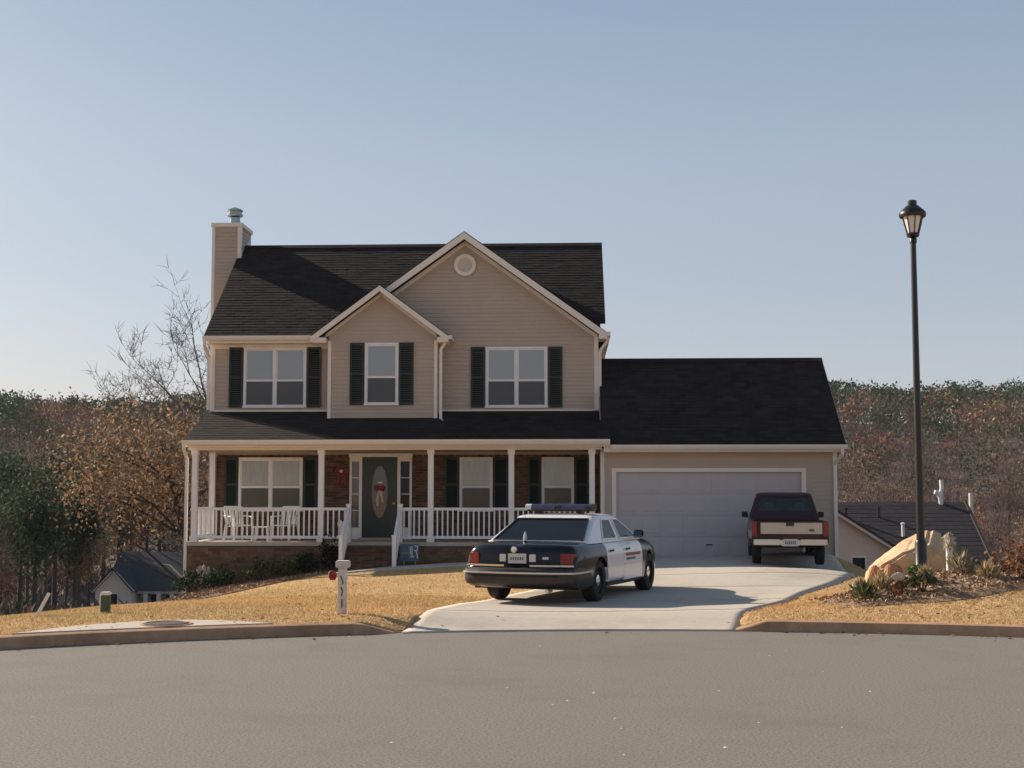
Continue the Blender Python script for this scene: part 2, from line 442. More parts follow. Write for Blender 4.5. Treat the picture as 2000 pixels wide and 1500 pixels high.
def grid_mesh(name, X, Y, Z, m, skirt=0):
    if skirt:
        X, Y, Z = (np.pad(a, 1, mode='edge') for a in (X, Y, Z)); Z = Z.copy()
        Z[0] -= skirt; Z[-1] -= skirt; Z[1:-1, 0] -= skirt; Z[1:-1, -1] -= skirt
    r, c = X.shape
    v = np.stack([X, Y, Z], 2).reshape(-1, 3)
    i = np.arange(r * c).reshape(r, c)
    f = np.stack([i[:-1, :-1], i[:-1, 1:], i[1:, 1:], i[1:, :-1]], 2).reshape(-1, 4)
    o = bpy.data.objects.new(name, np_mesh(name, v, f, m, smooth=True))
    return link(o)
th = np.concatenate([np.linspace(-270, 10, 60, endpoint=False), np.linspace(10, 170, 620), ])
th = np.concatenate([np.linspace(10, 170, 640), np.linspace(170, 370, 50)[1:]])
rr_ = np.concatenate([[14.12], np.arange(14.15, 17, .12), np.arange(17, 34, .2), 34 * 1.06 ** np.arange(0, 56)])
TH, RR = np.meshgrid(np.radians(th), rr_)
GX = CX + RR * np.cos(TH); GY_ = CY + RR * np.sin(TH)
# counter-clockwise order so that normals point up
GZ = ground_z(GX, GY_); GZ[0] -= .25
o = grid_mesh('ground', GX[:, ::-1], GY_[:, ::-1], GZ[:, ::-1], ['lawn', 'litter'])
pc_ = np.array([(GX[:-1, ::-1][:, :-1].ravel()), (GY_[:-1, ::-1][:, :-1].ravel()), (GZ[:-1, ::-1][:, :-1].ravel())])
mi_ = ((pc_[2] < -1.15 + .25 * np.sin(pc_[0] * 3) * np.sin(pc_[1] * 2.3)) | (pc_[1] > 44)).astype(np.int32)
o.data.polygons.foreach_set('material_index', mi_)
tag(o, 'dormant tan lawn and the land falling away behind the house', None, None, 'structure')
# road disc
rad = np.concatenate([np.linspace(.01, 14.03, 40)])
TH, RR = np.meshgrid(np.radians(np.linspace(0, 360, 181)), rad)
o = grid_mesh('road', CX + RR[:, ::-1] * np.cos(TH[:, ::-1]), CY + RR[:, ::-1] * np.sin(TH[:, ::-1]), np.zeros_like(RR) + 0.0, 'asphalt')
tag(o, 'grey asphalt turning circle at the end of the street', None, None, 'structure')
# kerb
def kerb(t0, t1, end0, end1):
    n = max(12, int(abs(t1 - t0) / .4))
    prof = [(-.02, -.05), (0.0, 0.0), (.016, .085), (.036, .121), (.07, .132), (.17, .134), (.19, .085), (.19, -.05)]
    mb = MB(); rings = []
    for k in range(n + 1):
        t = R_(t0 + (t1 - t0) * k / n)
        h = 1.0
        if CY + CR * math.sin(t) > 0: h = float(kerb_h(CX + CR * math.cos(t)))
        rings.append([(CX + (CR + s) * math.cos(t), CY + (CR + s) * math.sin(t), z * h if z > 0 else z) for s, z in prof])
    vs = [p for r in rings for p in r]; m_ = len(prof)
    mb.add(vs, [(j * m_ + i, j * m_ + i + 1, (j + 1) * m_ + i + 1, (j + 1) * m_ + i) for j in range(n) for i in range(m_ - 1)])
    o = mb.build('kerb', 'kerb_concrete', smooth=40)
    return tag(o, None, None, None, 'structure')
tl = math.degrees(math.atan2(gut(-2.15) - CY, -2.15 - CX)); tr = math.degrees(math.atan2(gut(1.95) - CY, 1.95 - CX))
kerb(tl, 330, True, False)['label'] = 'brown stained kerb left of the driveway'
kerb(tr, -30, True, False)['label'] = 'brown stained kerb right of the driveway'
# driveway, in slabs with joints
vb = [0, .085, .24, .40, .56, .72, .88, 1.0]
slab = 0
for a in range(len(vb) - 1):
    for (u0, u1) in ((0, 1),):
        U_, V_ = np.meshgrid(np.linspace(u0, u1, 32), np.linspace(vb[a] + (.0006 if a else 0), vb[a + 1] - (.0006 if a < 6 else 0), 18))
        YC = 16.75 + (34.4 - 16.75) * V_
        X = np.interp(YC, DY, DL) * (1 - U_) + np.interp(YC, DY, DR) * U_
        Y = gut(X) * (1 - V_) + DEND * V_
        Z = drive_z(X, Y)
        if slab == 0:
            droot = grid_mesh('driveway', X, Y, Z, 'concrete', .16); tag(droot, 'pale concrete driveway running up to the garage', None, None, 'structure'); slab = 1
        else:
            o = grid_mesh('concrete_slab', X, Y, Z, 'concrete', .16); o.parent = droot
# joints: dark sealant strip just under the slabs
U_, V_ = np.meshgrid(np.linspace(.003, .997, 40), np.linspace(.002, .999, 120))
YC = 16.75 + (34.4 - 16.75) * V_
X = np.interp(YC, DY, DL) * (1 - U_) + np.interp(YC, DY, DR) * U_
Y = gut(X) * (1 - V_) + DEND * V_
o = grid_mesh('joint_filler', X, Y, drive_z(X, Y) - .012, 'mulch'); o.parent = droot
# front walk
X, Y = np.meshgrid(np.linspace(-5.75, .92, 60), np.linspace(32.1, 33.1, 8))
o = grid_mesh('front_walk', X, Y, base_z(X, Y) + .04, 'concrete', .15); tag(o, 'pale concrete walk from the driveway to the porch steps', None, None, 'structure')
# storm drain pad on the verge, left
def pad_pts():
    pts = []
    for t in np.linspace(122.6, 110.6, 14): pts.append((CX + 14.19 * math.cos(R_(t)), CY + 14.19 * math.sin(R_(t))))
    for t, r in ((111.3, 14.36), (112.6, 14.7), (114, 14.96), (115.6, 15.05), (117.2, 14.97), (118.8, 14.82), (120.4, 14.6), (121.7, 14.34)):
        pts.append((CX + r * math.cos(R_(t)), CY + r * math.sin(R_(t))))
    return pts
pp = pad_pts()
pad = MB().prism(pp, 'z', .06, .148).build('storm_drain_pad', 'pad_concrete')
tag(pad, 'pale concrete storm drain pad behind the left kerb', 'drain pad', None)
mh = (-4.84, 15.93)
mb = MB().lathe([(.26, .140), (.265, .160), (.24, .166), (.23, .158), (.10, .158), (.02, .160)], 28, (mh[0], mh[1], .004))
mb.build('manhole_cover', 'rust_iron', pad, smooth=30)
MB().lathe([(.31, .136), (.31, .154), (.27, .154), (.27, .140)], 28, (mh[0], mh[1], .004), cap=False).build('manhole_rim', 'kerb_concrete', pad, smooth=30)
# beds
def bed_front(x): return np.interp(x, [-10.6, -10.2, -8, -6.4, -5.75], [31.2, 30.9, 31.5, 32.5, 33.2])
X, V_ = np.meshgrid(np.linspace(-10.6, -5.75, 60), np.linspace(0, 1, 24))
Y = bed_front(X) * (1 - V_) + 34.05 * V_
bump = .03 * rng.random(X.shape) * np.minimum(1, np.minimum(V_ * 6, 1))
o = grid_mesh('planting_bed', X, Y, base_z(X, Y) + .012 + .033 * np.minimum(1, V_ * 7) + bump, 'mulch', .10); tag(o, 'brown mulch bed along the porch foundation', None, None, 'structure')
A_, B_ = np.meshgrid(np.linspace(2 * math.pi, 0, 60), np.linspace(0.01, 1, 16))
wob = 1 + .10 * np.sin(A_ * 3 + 1) + .06 * np.sin(A_ * 7)
X = 5.15 + 1.85 * B_ * wob * np.cos(A_); Y = 18.80 + .85 * B_ * wob * np.sin(A_) + .1 * (X - 5.3)
o = grid_mesh('planting_bed', X, Y, base_z(X, Y) + .05 - .042 * B_ ** 5 + .03 * rng.random(X.shape) * (1 - B_ ** 6), 'mulch'); tag(o, 'brown mulch bed round the lamp post', None, None, 'structure')
def in_bed_r(x, y):
    a = np.arctan2((y - 18.80 - .1 * (x - 5.3)) / .85, (x - 5.15) / 1.85); r = np.hypot((y - 18.80 - .1 * (x - 5.3)) / .85, (x - 5.15) / 1.85)
    return r < 1 + .10 * np.sin(a * 3 + 1) + .06 * np.sin(a * 7)
def pt_in_poly(x, y, poly):
    ins = np.zeros(x.shape, bool); n = len(poly)
    for i in range(n):
        x0, y0 = poly[i]; x1, y1 = poly[(i + 1) % n]
        c = ((y0 > y) != (y1 > y)) & (x < (x1 - x0) * (y - y0) / (y1 - y0 + 1e-9) + x0)
        ins ^= c
    return ins
# dead grass blades
N = 240000
x = rng.uniform(-11, 11, N); y = np.concatenate([rng.uniform(14, 22, N * 2 // 3), rng.uniform(18, 33.8, N - N * 2 // 3)])
s = np.hypot(x - CX, y - CY) - CR
v, l, r = drive_uv(x, y)
inp = 0
ok = (s > .18) & ~((x > l - .02) & (x < r + .02)) & ~((x > -5.8) & (x < .95) & (y > 32.05)) & ~((x < -5.75) & (y > bed_front(x))) & ~in_bed_r(x, y) & ~pt_in_poly(x, y, pp) & (x < 9.5)
x = x[ok]; y = y[ok]
z = ground_z(x, y)
n = len(x)
h = rng.uniform(.015, .040, n) * np.where(y < 20, 1, .9); w = rng.uniform(.004, .010, n)
a = rng.uniform(0, 2 * math.pi, n); lean = rng.uniform(.2, 1.6, n) * h; la = rng.uniform(0, 2 * math.pi, n)
p = np.stack([x, y, z], 1)
dx = np.stack([np.cos(a) * w, np.sin(a) * w, np.zeros(n)], 1)
tip = p + np.stack([np.cos(la) * lean, np.sin(la) * lean, h], 1)
vv = np.stack([p - dx, p + dx, tip], 1).reshape(-1, 3)
pat = .5 + .5 * np.sin(x * 1.3 + 2 * np.sin(y * .9)) * np.sin(y * 1.7 + 1.5 * np.sin(x * .7 + 1)) + rng.normal(size=n) * .22
pat2 = np.clip(np.sin(x * .45 + 1.0) * np.sin(y * .6 + .5) * 1.4 - .35, 0, 1)
pt_ = np.clip(pat, 0, 1)[:, None]
gcol = np.array([.71, .475, .23]) * (1 - pt_) + np.array([.58, .385, .19]) * pt_
gcol = gcol * (1 - .45 * pat2[:, None]) + np.array([.46, .37, .19]) * .45 * pat2[:, None]
o = link(bpy.data.objects.new('dormant_grass', np_mesh('dormant_grass', vv, np.arange(3 * n).reshape(n, 3), 'blade', np.repeat(gcol, 3, axis=0))))
tag(o, 'short tan dormant grass covering the lawn', 'grass', None, 'stuff')
# mulch chips
def chips(name, x, y, sz, label):
    c = np.stack([x, y, base_z(x, y) + .065 + rng.random(len(x)) * .02], 1)
    v, f = rand_quads(c, rng.uniform(.6, 1.4, len(x)) * sz, rng, .5)
    o = link(bpy.data.objects.new(name, np_mesh(name, v, f, 'mulch_chip'))); tag(o, label, 'mulch', None, 'stuff')
x = rng.uniform(2.8, 7.9, 6000); y = rng.uniform(17.4, 20.2, 6000); k = in_bed_r(x, y)
chips('bark_mulch', x[k], y[k], .06, 'loose bark mulch round the lamp post and boulder')
x = rng.uniform(-10.5, -5.8, 6000); y = rng.uniform(31, 34, 6000); k = y > bed_front(x) + .05
chips('bark_mulch', x[k], y[k], .08, 'loose bark mulch under the porch shrubs')
# pale grit on the road
n = 150
t = rng.uniform(0, 2 * math.pi, n); r = 13.9 * np.sqrt(rng.random(n)); x = CX + r * np.cos(t); y = CY + r * np.sin(t)
c = np.stack([x, y, np.full(n, .006)], 1)
sz = rng.uniform(.006, .016, n) * (1 + 1.0 * (rng.random(n) > .93))
xs_ = [(.19, 11.57), (-.15, 10.92), (1.39, 10.14), (1.03, 9.15), (1.97, 9.97), (-1.23, 9.23), (2.57, 11.76), (.33, 10.28), (.36, 9.84), (.34, 8.87), (-.56, 11.84)]
for q_, (a_, b_) in enumerate(xs_): c[q_, :2] = (a_, b_); sz[q_] = (.022, .015, .014, .019, .011, .015, .014, .014, .014, .014, .012)[q_]
tv = np.array([(0, 0, 1), (1, 0, 0), (-.5, .87, 0), (-.5, -.87, 0)]) * [1, 1, .5]
v = (c[:, None, :] + tv[None] * sz[:, None, None]).reshape(-1, 3)
f = (np.arange(n)[:, None, None] * 4 + np.array([(0, 1, 2), (0, 2, 3), (0, 3, 1)])[None]).reshape(-1, 3)
o = link(bpy.data.objects.new('road_grit', np_mesh('road_grit', v, f, 'pebble'))); tag(o, 'scattered pale grit lying on the asphalt', 'grit', None, 'stuff')

# fallen leaves on the lawn and along the gutter
n = 520
x = np.concatenate([rng.uniform(-9, 9, n // 2), rng.uniform(-7, 8, n - n // 2)]); y = np.concatenate([rng.uniform(15, 31, n // 2), gut(x[n // 2:]) + np.where(rng.random(n - n // 2) < .6, rng.uniform(.2, .9, n - n // 2), -rng.uniform(.03, .3, n - n // 2))])
s_ = np.hypot(x - CX, y - CY) - CR
v_, l_, r_ = drive_uv(x, y)
k = ~((x > l_ - .3) & (x < r_ + .2) & (rng.random(n) < .93)) & ~((s_ > -.02) & (s_ < .2)) & ((s_ < 0) | (s_ > .2)) & (y < 30.5)
x, y, s_ = x[k], y[k], s_[k]
z = np.where(s_ < 0, .012, np.maximum(ground_z(x, y), np.where((x > l_[k]) & (x < r_[k]), drive_z(x, y), -9)) + .035)
v, f = rand_quads(np.stack([x, y, z], 1), rng.uniform(.04, .085, len(x)), rng, .7)
v[:, 2] = np.repeat(z, 4) + (v[:, 2] - np.repeat(z, 4)) * .35
tc_ = np.array([(.26, .12, .05), (.20, .09, .045), (.34, .19, .08), (.14, .075, .045)])
o = link(bpy.data.objects.new('fallen_leaves', np_mesh('fallen_leaves', v, f, 'leaf', np.repeat(tc_[rng.integers(0, 4, len(x))], 4, axis=0))))
tag(o, 'dry brown leaves scattered on the lawn and along the gutter', 'leaves', None, 'stuff')
# ------------------------------------------------------------------ house
W = 35.9; HX0, HX1 = -9.8, 0.76
house = empty('house', (-3.5, 36.0, -0.3), 'two storey beige siding house with dark roof, front porch and attached garage', 'house')
def fbox(name, m, x0, x1, y0, y1, z0, z1, parent=house, bevel=0):
    return MB().box(x0, x1, y0, y1, z0, z1).build(name, m, parent, bevel=bevel)
def siding(name, iv, z0, z1, y, parent=house, course=.112, proud=.016):
    """lap boards facing the street: each course is a wedge, proud at its lower edge."""
    mb = MB(); n = max(1, round((z1 - z0) / course)); h = (z1 - z0) / n
    for i in range(n):
        a, b = z0 + i * h, z0 + (i + 1) * h
        for (l0, r0), (l1, r1) in zip(iv(a + 1e-4), iv(b - 1e-4)):
            if r0 - l0 < .02: continue
            p = proud * rnd.uniform(.9, 1.1)
            mb.add([(l0, y - p, a), (r0, y - p, a), (r1, y - .002, b), (l1, y - .002, b), (l0, y, a), (r0, y, a)], [(0, 1, 2, 3), (1, 0, 4, 5)])
    o = mb.build(name, 'siding', parent, fix=False); o['kind'] = 'stuff'
    return o
def shingles(name, el, er, rl, rr, parent=house, m='shingle', course=.145, tab=.32, deck=.10):
    """el, er eave ends, rl, rr ridge ends; courses of separate tabs over a deck slab."""
    el, er, rl, rr = map(Vector, (el, er, rl, rr))
    up = (er - el).cross(rl - el).normalized()
    if up.z < 0: up = -up
    mb = MB(); L = (rl - el).length; n = max(2, round(L / course))
    for i in range(n):
        a, b = i / n, (i + 1.12) / n
        b = min(b, 1.0)
        p0, p1 = el.lerp(rl, a), er.lerp(rr, a); q0, q1 = el.lerp(rl, b), er.lerp(rr, b)
        wdt = (p1 - p0).length; k = max(1, round(wdt / tab)); off = (i % 2) * .5
        cuts = sorted(set([0.0, 1.0] + [min(1, max(0, (j + off + rnd.uniform(-.12, .12)) / k)) for j in range(1 - int(off), k)]))
        for s, t in zip(cuts[:-1], cuts[1:]):
            if t - s < .002: continue
            g = .004 / max(wdt, .1)
            h = up * rnd.uniform(.006, .011); low = up * .002
            jog = (rl - el).normalized() * rnd.uniform(-.008, .008)
            A, B = p0.lerp(p1, s + g) + jog, p0.lerp(p1, t - g) + jog; C_, D = q0.lerp(q1, t - g), q0.lerp(q1, s + g)
            mb.add([A + h, B + h, C_ + low, D + low, A, B], [(0, 1, 2, 3), (1, 0, 4, 5)])
    o = mb.build(name, m, parent, fix=False); o['kind'] = 'stuff'
    d = MB(); v = [el, er, rr, rl]; dn = Vector((0, 0, -deck))
    d.add([p - up * .001 for p in v] + [p + dn for p in v], [(0, 1, 2, 3), (7, 6, 5, 4), (0, 4, 5, 1), (1, 5, 6, 2), (2, 6, 7, 3), (3, 7, 4, 0)])
    d.build('roof_deck', 'shingle', o)
    return o
def bricks(name, iv, z0, z1, y, parent=house, m='brick'):
    mb = MB(); c = .076; n = int((z1 - z0) / c)
    for i in range(n):
        a = z0 + i * c; b = a + .064
        for l, r in iv(a + .03):
            x = l - (i % 2) * .105
            while x < r:
                s, t = max(l, x), min(r, x + .20)
                if t - s > .03:
                    p = y - .012 - rnd.random() * .004
                    mb.add([(s, p, a), (t, p, a), (t, p, b), (s, p, b), (s, y, a), (t, y, a), (t, y, b), (s, y, b)], [(0, 1, 2, 3), (0, 4, 5, 1), (1, 5, 6, 2), (2, 6, 7, 3), (3, 7, 4, 0)])
                x += .21
    o = mb.build(name, m, parent, fix=False); o['kind'] = 'stuff'
    return o

# --- bodies
MB().prism([(W + .02, 2.7), (43.1, 2.7), (43.1, 5.9), (39.5, 8.95), (W + .02, 6.05)], 'x', HX0, HX1).build('wall', 'siding', house)
fbox('wall', 'mortar', HX0, HX1, W + .003, 43.1, -3.5, 2.71)
MB().prism([(-6.4, 5.6), (.76, 5.6), (.76, 5.98), (-2.85, 8.58), (-6.4, 6.0)], 'y', W + .004, 39.0).build('wall', 'siding', house)
MB().prism([(-6.47, 3.57), (-3.54, 3.57), (-3.54, 5.92), (-5.06, 7.06), (-6.47, 5.95)], 'y', 35.304, 36.6).build('wall', 'siding', house)
GS = .725
def iv_upper(z):
    if z < 5.95: return [(HX0, -6.47), (-3.54, HX1)]
    hw = (8.62 - z) / GS
    return [(-2.85 - hw, min(HX1, -2.85 + hw))]
siding('lap_siding', iv_upper, 3.98, 5.95, W)
siding('lap_siding', iv_upper, 5.951, 8.6, W)
def iv_bump(z):
    hw = (7.10 - z) / .757
    return [(max(-6.47, -5.06 - hw), min(-3.54, -5.06 + hw))]
siding('lap_siding', iv_bump, 3.62, 7.09, 35.30)

# --- roofs
EZ = 5.98
shingles('roof', (-9.93, 35.5, EZ), (-6.5, 35.5, EZ), (-9.93, 39.5, 9.17), (-6.5, 39.5, 9.17))
shingles('roof', (-6.496, 36.05, EZ + .439), (.97, 36.05, EZ + .439), (-6.496, 39.5, 9.17), (.97, 39.5, 9.17))
shingles('roof', (.97, 43.5, EZ), (-9.93, 43.5, EZ), (.97, 39.5, 9.17), (-9.93, 39.5, 9.17), course=.3, tab=1.2)
MB().prism([(39.36, 9.10), (39.5, 9.215), (39.64, 9.10), (39.5, 9.17)], 'x', -9.93, .97).build('ridge_cap', 'shingle', house)
shingles('roof', (-6.66, 39.3, 6.05), (-6.66, 35.52, 6.05), (-2.85, 39.3, 8.80), (-2.85, 35.52, 8.80))
shingles('roof', (.96, 35.52, 6.05), (.96, 39.3, 6.05), (-2.85, 35.52, 8.80), (-2.85, 39.3, 8.80))
shingles('roof', (-6.88, 37.2, 5.90), (-6.88, 34.98, 5.90), (-5.06, 37.2, 7.27), (-5.06, 34.98, 7.27))
shingles('roof', (-3.24, 34.98, 5.90), (-3.24, 35.88, 5.90), (-5.06, 34.98, 7.27), (-5.06, 35.88, 7.27))
porch_roof = shingles('porch_roof', (-9.88, 33.6, 3.09), (1.0, 33.6, 3.09), (-9.88, 35.89, 3.94), (1.0, 35.89, 3.94), course=.15)
shingles('garage_roof', (.80, 33.8, 2.95), (6.93, 33.8, 2.95), (.80, 36.8, 5.40), (6.93, 36.8, 5.40))
shingles('garage_roof', (6.93, 39.8, 2.95), (.80, 39.8, 2.95), (6.93, 36.8, 5.40), (.80, 36.8, 5.40), course=.3, tab=1.2)
MB().prism([(36.66, 5.33), (36.8, 5.445), (36.94, 5.33), (36.8, 5.40)], 'x', .80, 6.93).build('ridge_cap', 'shingle', house)

# --- gutters, fascia, rakes, corner boards
def gutter(x0, x1, y, z):
    # K-profile trough seen from the street, y = fascia face
    return MB().prism([(y, z), (y - .03, z - .115), (y - .085, z - .115), (y - .12, z - .05), (y - .125, z), (y - .11, z), (y - .10, z - .045), (y - .075, z - .10), (y - .035, z - .10), (y - .012, z)], 'x', x0, x1).build('gutter', 'trim', house)
def rake(p, q, y, h=.17, t=.05):
    p = Vector((p[0], y, p[1])); q = Vector((q[0], y, q[1])); dn = Vector((0, 0, -h)); b = Vector((0, t, 0))
    v = [p, q, q + dn, p + dn]
    return MB().add(v + [a + b for a in v], [(0, 1, 2, 3), (7, 6, 5, 4), (0, 4, 5, 1), (1, 5, 6, 2), (2, 6, 7, 3), (3, 7, 4, 0)]).build('rake_board', 'trim', house)
fbox('fascia', 'trim', -9.93, -6.60, 35.50, 35.54, 5.78, 5.965)
gutter(-9.93, -6.9, 35.497, 5.965)
fbox('soffit', 'trim', -9.93, -6.48, 35.542, W - .02, 5.775, 5.80)
fbox('frieze_board', 'trim', HX0, -6.48, W - .045, W - .018, 5.66, 5.774)
for s in (-1, 1):
    rake((-2.85, 8.775), (-2.85 + s * 3.83, 6.02), 35.50, .19)
    rake((-2.85, 8.60), (-2.85 + s * 3.60, 6.00), 35.86, .12, .03)
    rake((-5.06, 7.245), (-5.06 + s * 1.84, 5.875), 34.955, .16)
    rake((-5.06, 7.10), (-5.06 + s * 1.50, 5.97), 35.262, .09, .03)
fbox('eave_return', 'trim', .78, 1.0, 35.51, 36.3, 5.85, 6.0)
fbox('eave_return', 'trim', -6.87, -6.50, 34.99, 35.5, 5.72, 5.86)
fbox('eave_return', 'trim', -3.52, -3.25, 34.99, 35.86, 5.72, 5.86)
gutter(-3.0, -2.99, 35.2, 5.6) if False else None
fbox('gutter', 'trim', -3.25, -3.13, 35.0, 35.85, 5.80, 5.90)
fbox('gutter', 'trim', .97, 1.09, 35.55, 43.3, 5.93, 6.04)
for x0, x1, y, z0, z1 in ((HX0 - .01, HX0 + .10, W, 3.95, 5.66), (HX1 - .10, HX1 + .01, W, 3.95, 5.95), (-6.485, -6.395, 35.30, 3.57, 5.80), (-3.625, -3.535, 35.30, 3.57, 5.80)):
    fbox('corner_board', 'trim', x0, x1, y - .034, y + .1, z0, z1)
fbox('trim_board', 'trim', HX0 + .10, -6.48, W - .03, W + .02, 3.935, 3.985)
fbox('trim_board', 'trim', -3.54, HX1 - .10, W - .03, W + .02, 3.935, 3.985)
fbox('trim_board', 'trim', -6.395, -3.625, 35.272, 35.33, 3.57, 3.625)
fbox('bay_floor', 'trim', -6.47, -3.54, 35.34, 35.89, 3.56, 3.569)
def downspout(pts, r=.035):
    mb = MB()
    for p, q in zip(pts[:-1], pts[1:]): mb.bar(p, q, .075, .055, up=(0, 1, 0))
    return mb.build('downspout', 'trim', house)
downspout([(-9.88, 35.40, 5.85), (-9.88, 35.42, 5.72), (-9.86, 35.82, 5.45), (-9.86, 35.82, 3.98)])
downspout([(-3.30, 35.2, 5.82), (-3.30, 35.2, 5.74), (-3.44, 35.24, 5.55), (-3.44, 35.24, 3.68), (-3.36, 35.05, 3.60)])
downspout([(1.02, 35.7, 5.94), (1.02, 35.7, 5.82), (.81, 35.84, 5.55), (.81, 35.84, 3.75)])
# --- gable vent
vent = MB().lathe([(.20, 0), (.30, 0), (.30, .05), (.20, .05), (.20, 0)], 32, (-2.85, W - .075, 7.93), 'y', cap=False).build('gable_vent', 'trim', house, smooth=40)
mb = MB()
for k in range(9):
    z = 7.93 - .18 + k * .045; hw = math.sqrt(max(.0005, .205 ** 2 - (z - 7.93) ** 2))
    mb.add([(-2.85 - hw, W - .055, z - .018), (-2.85 + hw, W - .055, z - .018), (-2.85 + hw, W - .025, z + .022), (-2.85 - hw, W - .025, z + .022)], [(0, 1, 2, 3)])
mb.lathe([(.205, 0), (.205, .004)], 24, (-2.85, W - .022, 7.93), 'y')
mb.build('louvre', 'trim', vent)
# --- windows
def window(x0, x1, z0, z1, y, units, blind='blind', shutters=(True, True), sw=.38):
    mb = MB(); c = .055
    mb.box(x0, x1, y - .065, y + .01, z1 - c, z1); mb.box(x0 - .02, x1 + .02, y - .08, y + .01, z0 - .02, z0 + .04)
    mb.box(x0, x0 + c, y - .064, y + .01, z0 + .041, z1 - c - .001); mb.box(x1 - c, x1, y - .064, y + .01, z0 + .041, z1 - c - .001)
    w = mb.build('window', 'porch_white', house)
    a, b = x0 + c, x1 - c; uw = (b - a - (units - 1) * .07) / units; zm = z0 + (z1 - z0) * .44
    for k in range(units):
        u0 = a + k * (uw + .07); u1 = u0 + uw
        if k: fbox('mullion', 'porch_white', u0 - .0695, u0 - .0005, y - .062, y - .003, z0 + .042, z1 - c - .002, w)
        s = MB()
        for zz0, zz1, yy in ((z0 + .042, zm + .02, y - .050), (zm - .012, z1 - c - .002, y - .040)):
            s.box(u0 + .001, u0 + .032, yy, yy + .02, zz0, zz1); s.box(u1 - .032, u1 - .001, yy, yy + .02, zz0, zz1)
            s.box(u0 + .033, u1 - .033, yy + .001, yy + .019, zz0, zz0 + .034); s.box(u0 + .033, u1 - .033, yy + .001, yy + .019, zz1 - .034, zz1)
        s.box(u0 + .001, u1 - .001, y - .0615, y - .0505, zm - .022, zm + .034)
        s.build('sash', 'porch_white', w)
        MB().box(u0 + .033, u1 - .033, y - .042, y - .038, z0 + .077, zm - .015).build('pane', 'window_glass', w)
        MB().box(u0 + .033, u1 - .033, y - .032, y - .028, zm + .023, z1 - c - .037).build('pane', 'window_glass', w)
        MB().quad((u0 + .02, y - .0545, z0 + .06), (u1 - .02, y - .0545, z0 + .06), (u1 - .02, y - .0545, zm - .01), (u0 + .02, y - .0545, zm - .01)).build('insect_screen', 'screen_mesh', w)
        bl = MB(); n = int((z1 - z0) / .035)
        for i in range(n):
            zz = z0 + .05 + i * (z1 - z0 - .11) / n
            t = .5 if blind == 'blind' else .62
            bl.add([(u0 + .005, y - .026, zz), (u1 - .005, y - .026, zz), (u1 - .005, y - .0185, zz + .036), (u0 + .005, y - .0185, zz + .036)], [(0, 1, 2, 3)])
        bl.build('blind', blind, w)
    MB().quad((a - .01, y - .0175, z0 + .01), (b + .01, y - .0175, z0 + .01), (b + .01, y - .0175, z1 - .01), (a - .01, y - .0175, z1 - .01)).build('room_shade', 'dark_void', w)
    for s, xx in ((0, x0 - sw - .025), (1, x1 + .025)):
        if not shutters[s]: continue
        sh = MB(); sz0, sz1 = z0 - .01, z1 + .0
        sh.box(xx, xx + .05, y - .06, y - .017, sz0, sz1); sh.box(xx + sw - .05, xx + sw, y - .06, y - .017, sz0, sz1)
        for zz in (sz0, (sz0 + sz1) / 2 - .04, sz1 - .07): sh.box(xx + .05, xx + sw - .05, y - .059, y - .018, zz, zz + .07)
        o = sh.build('shutter', 'shutter', house)
        lv = MB(); n = int((sz1 - sz0) / .06)
        for i in range(n):
            zz = sz0 + .03 + i * (sz1 - sz0 - .06) / n
            lv.add([(xx + .051, y - .052, zz), (xx + sw - .051, y - .052, zz), (xx + sw - .051, y - .022, zz + .055), (xx + .051, y - .022, zz + .055)], [(0, 1, 2, 3)])
        lv.build('louvre', 'shutter', o)
    return w
window(-8.90, -7.18, 4.06, 5.70, W, 2)
window(-5.48, -4.58, 4.08, 5.74, 35.30, 1)
window(-2.28, -.61, 4.04, 5.68, W, 2)
window(-8.99, -7.24, 1.25, 2.69, W, 2, 'blind_cream', sw=.36)
window(-2.98, -2.09, 1.25, 2.69, W, 1, 'blind_cream')
window(-.77, .10, 1.25, 2.69, W, 1, 'blind_cream', sw=.34)
# --- brick wall under the porch roof
openings = [(-8.97, -7.26, 1.27, 2.67), (-2.96, -2.11, 1.27, 2.67), (-.75, .08, 1.27, 2.67), (-5.96, -4.27, .4, 2.77)]
def iv_porch(z):
    iv = [(HX0, HX1)]
    for a, b, c, d in openings:
        if c < z < d:
            iv = [q for l, r in iv for q in ((l, min(r, a)), (max(l, b), r)) if q[1] - q[0] > .02]
    return iv
bricks('brick_facing', iv_porch, .49, 2.82, W)
# --- front door with sidelights
door = MB(); y = W
for x0, x1 in ((-5.96, -5.90), (-5.70, -5.62), (-4.66, -4.58), (-4.33, -4.27)): door.box(x0, x1, y - .07, y + .02, .49, 2.70)
door.box(-5.98, -4.25, y - .075, y + .02, 2.70, 2.80)
door.box(-5.90, -5.70, y - .06, y + .02, .49, .80); door.box(-4.58, -4.33, y - .06, y + .02, .49, .80)
door.box(-5.90, -5.70, y - .06, y + .02, 2.58, 2.70); door.box(-4.58, -4.33, y - .06, y + .02, 2.58, 2.70)
df = door.build('door_frame', 'porch_white', house)
for x0, x1 in ((-5.898, -5.702), (-4.578, -4.332)):
    MB().box(x0, x1, y - .03, y - .024, .80, 2.58).build('pane', 'oval_glass' if x0 < -5 else 'car_glass', df)
    mb = MB()
    for zz in (1.25, 1.69, 2.13): mb.box(x0, x1, y - .04, y - .02, zz, zz + .02)
    mb.build('glazing_bar', 'porch_white', df)
mb = MB()
for k in range(10): mb.box(-5.895, -5.705, y - .022, y - .016, 1.72 + k * .085, 1.72 + k * .085 + .06)
mb.build('blind', 'blind_cream', df)
fd = fbox('front_door', 'door_green', -5.618, -4.662, y - .045, y + .01, .50, 2.695)
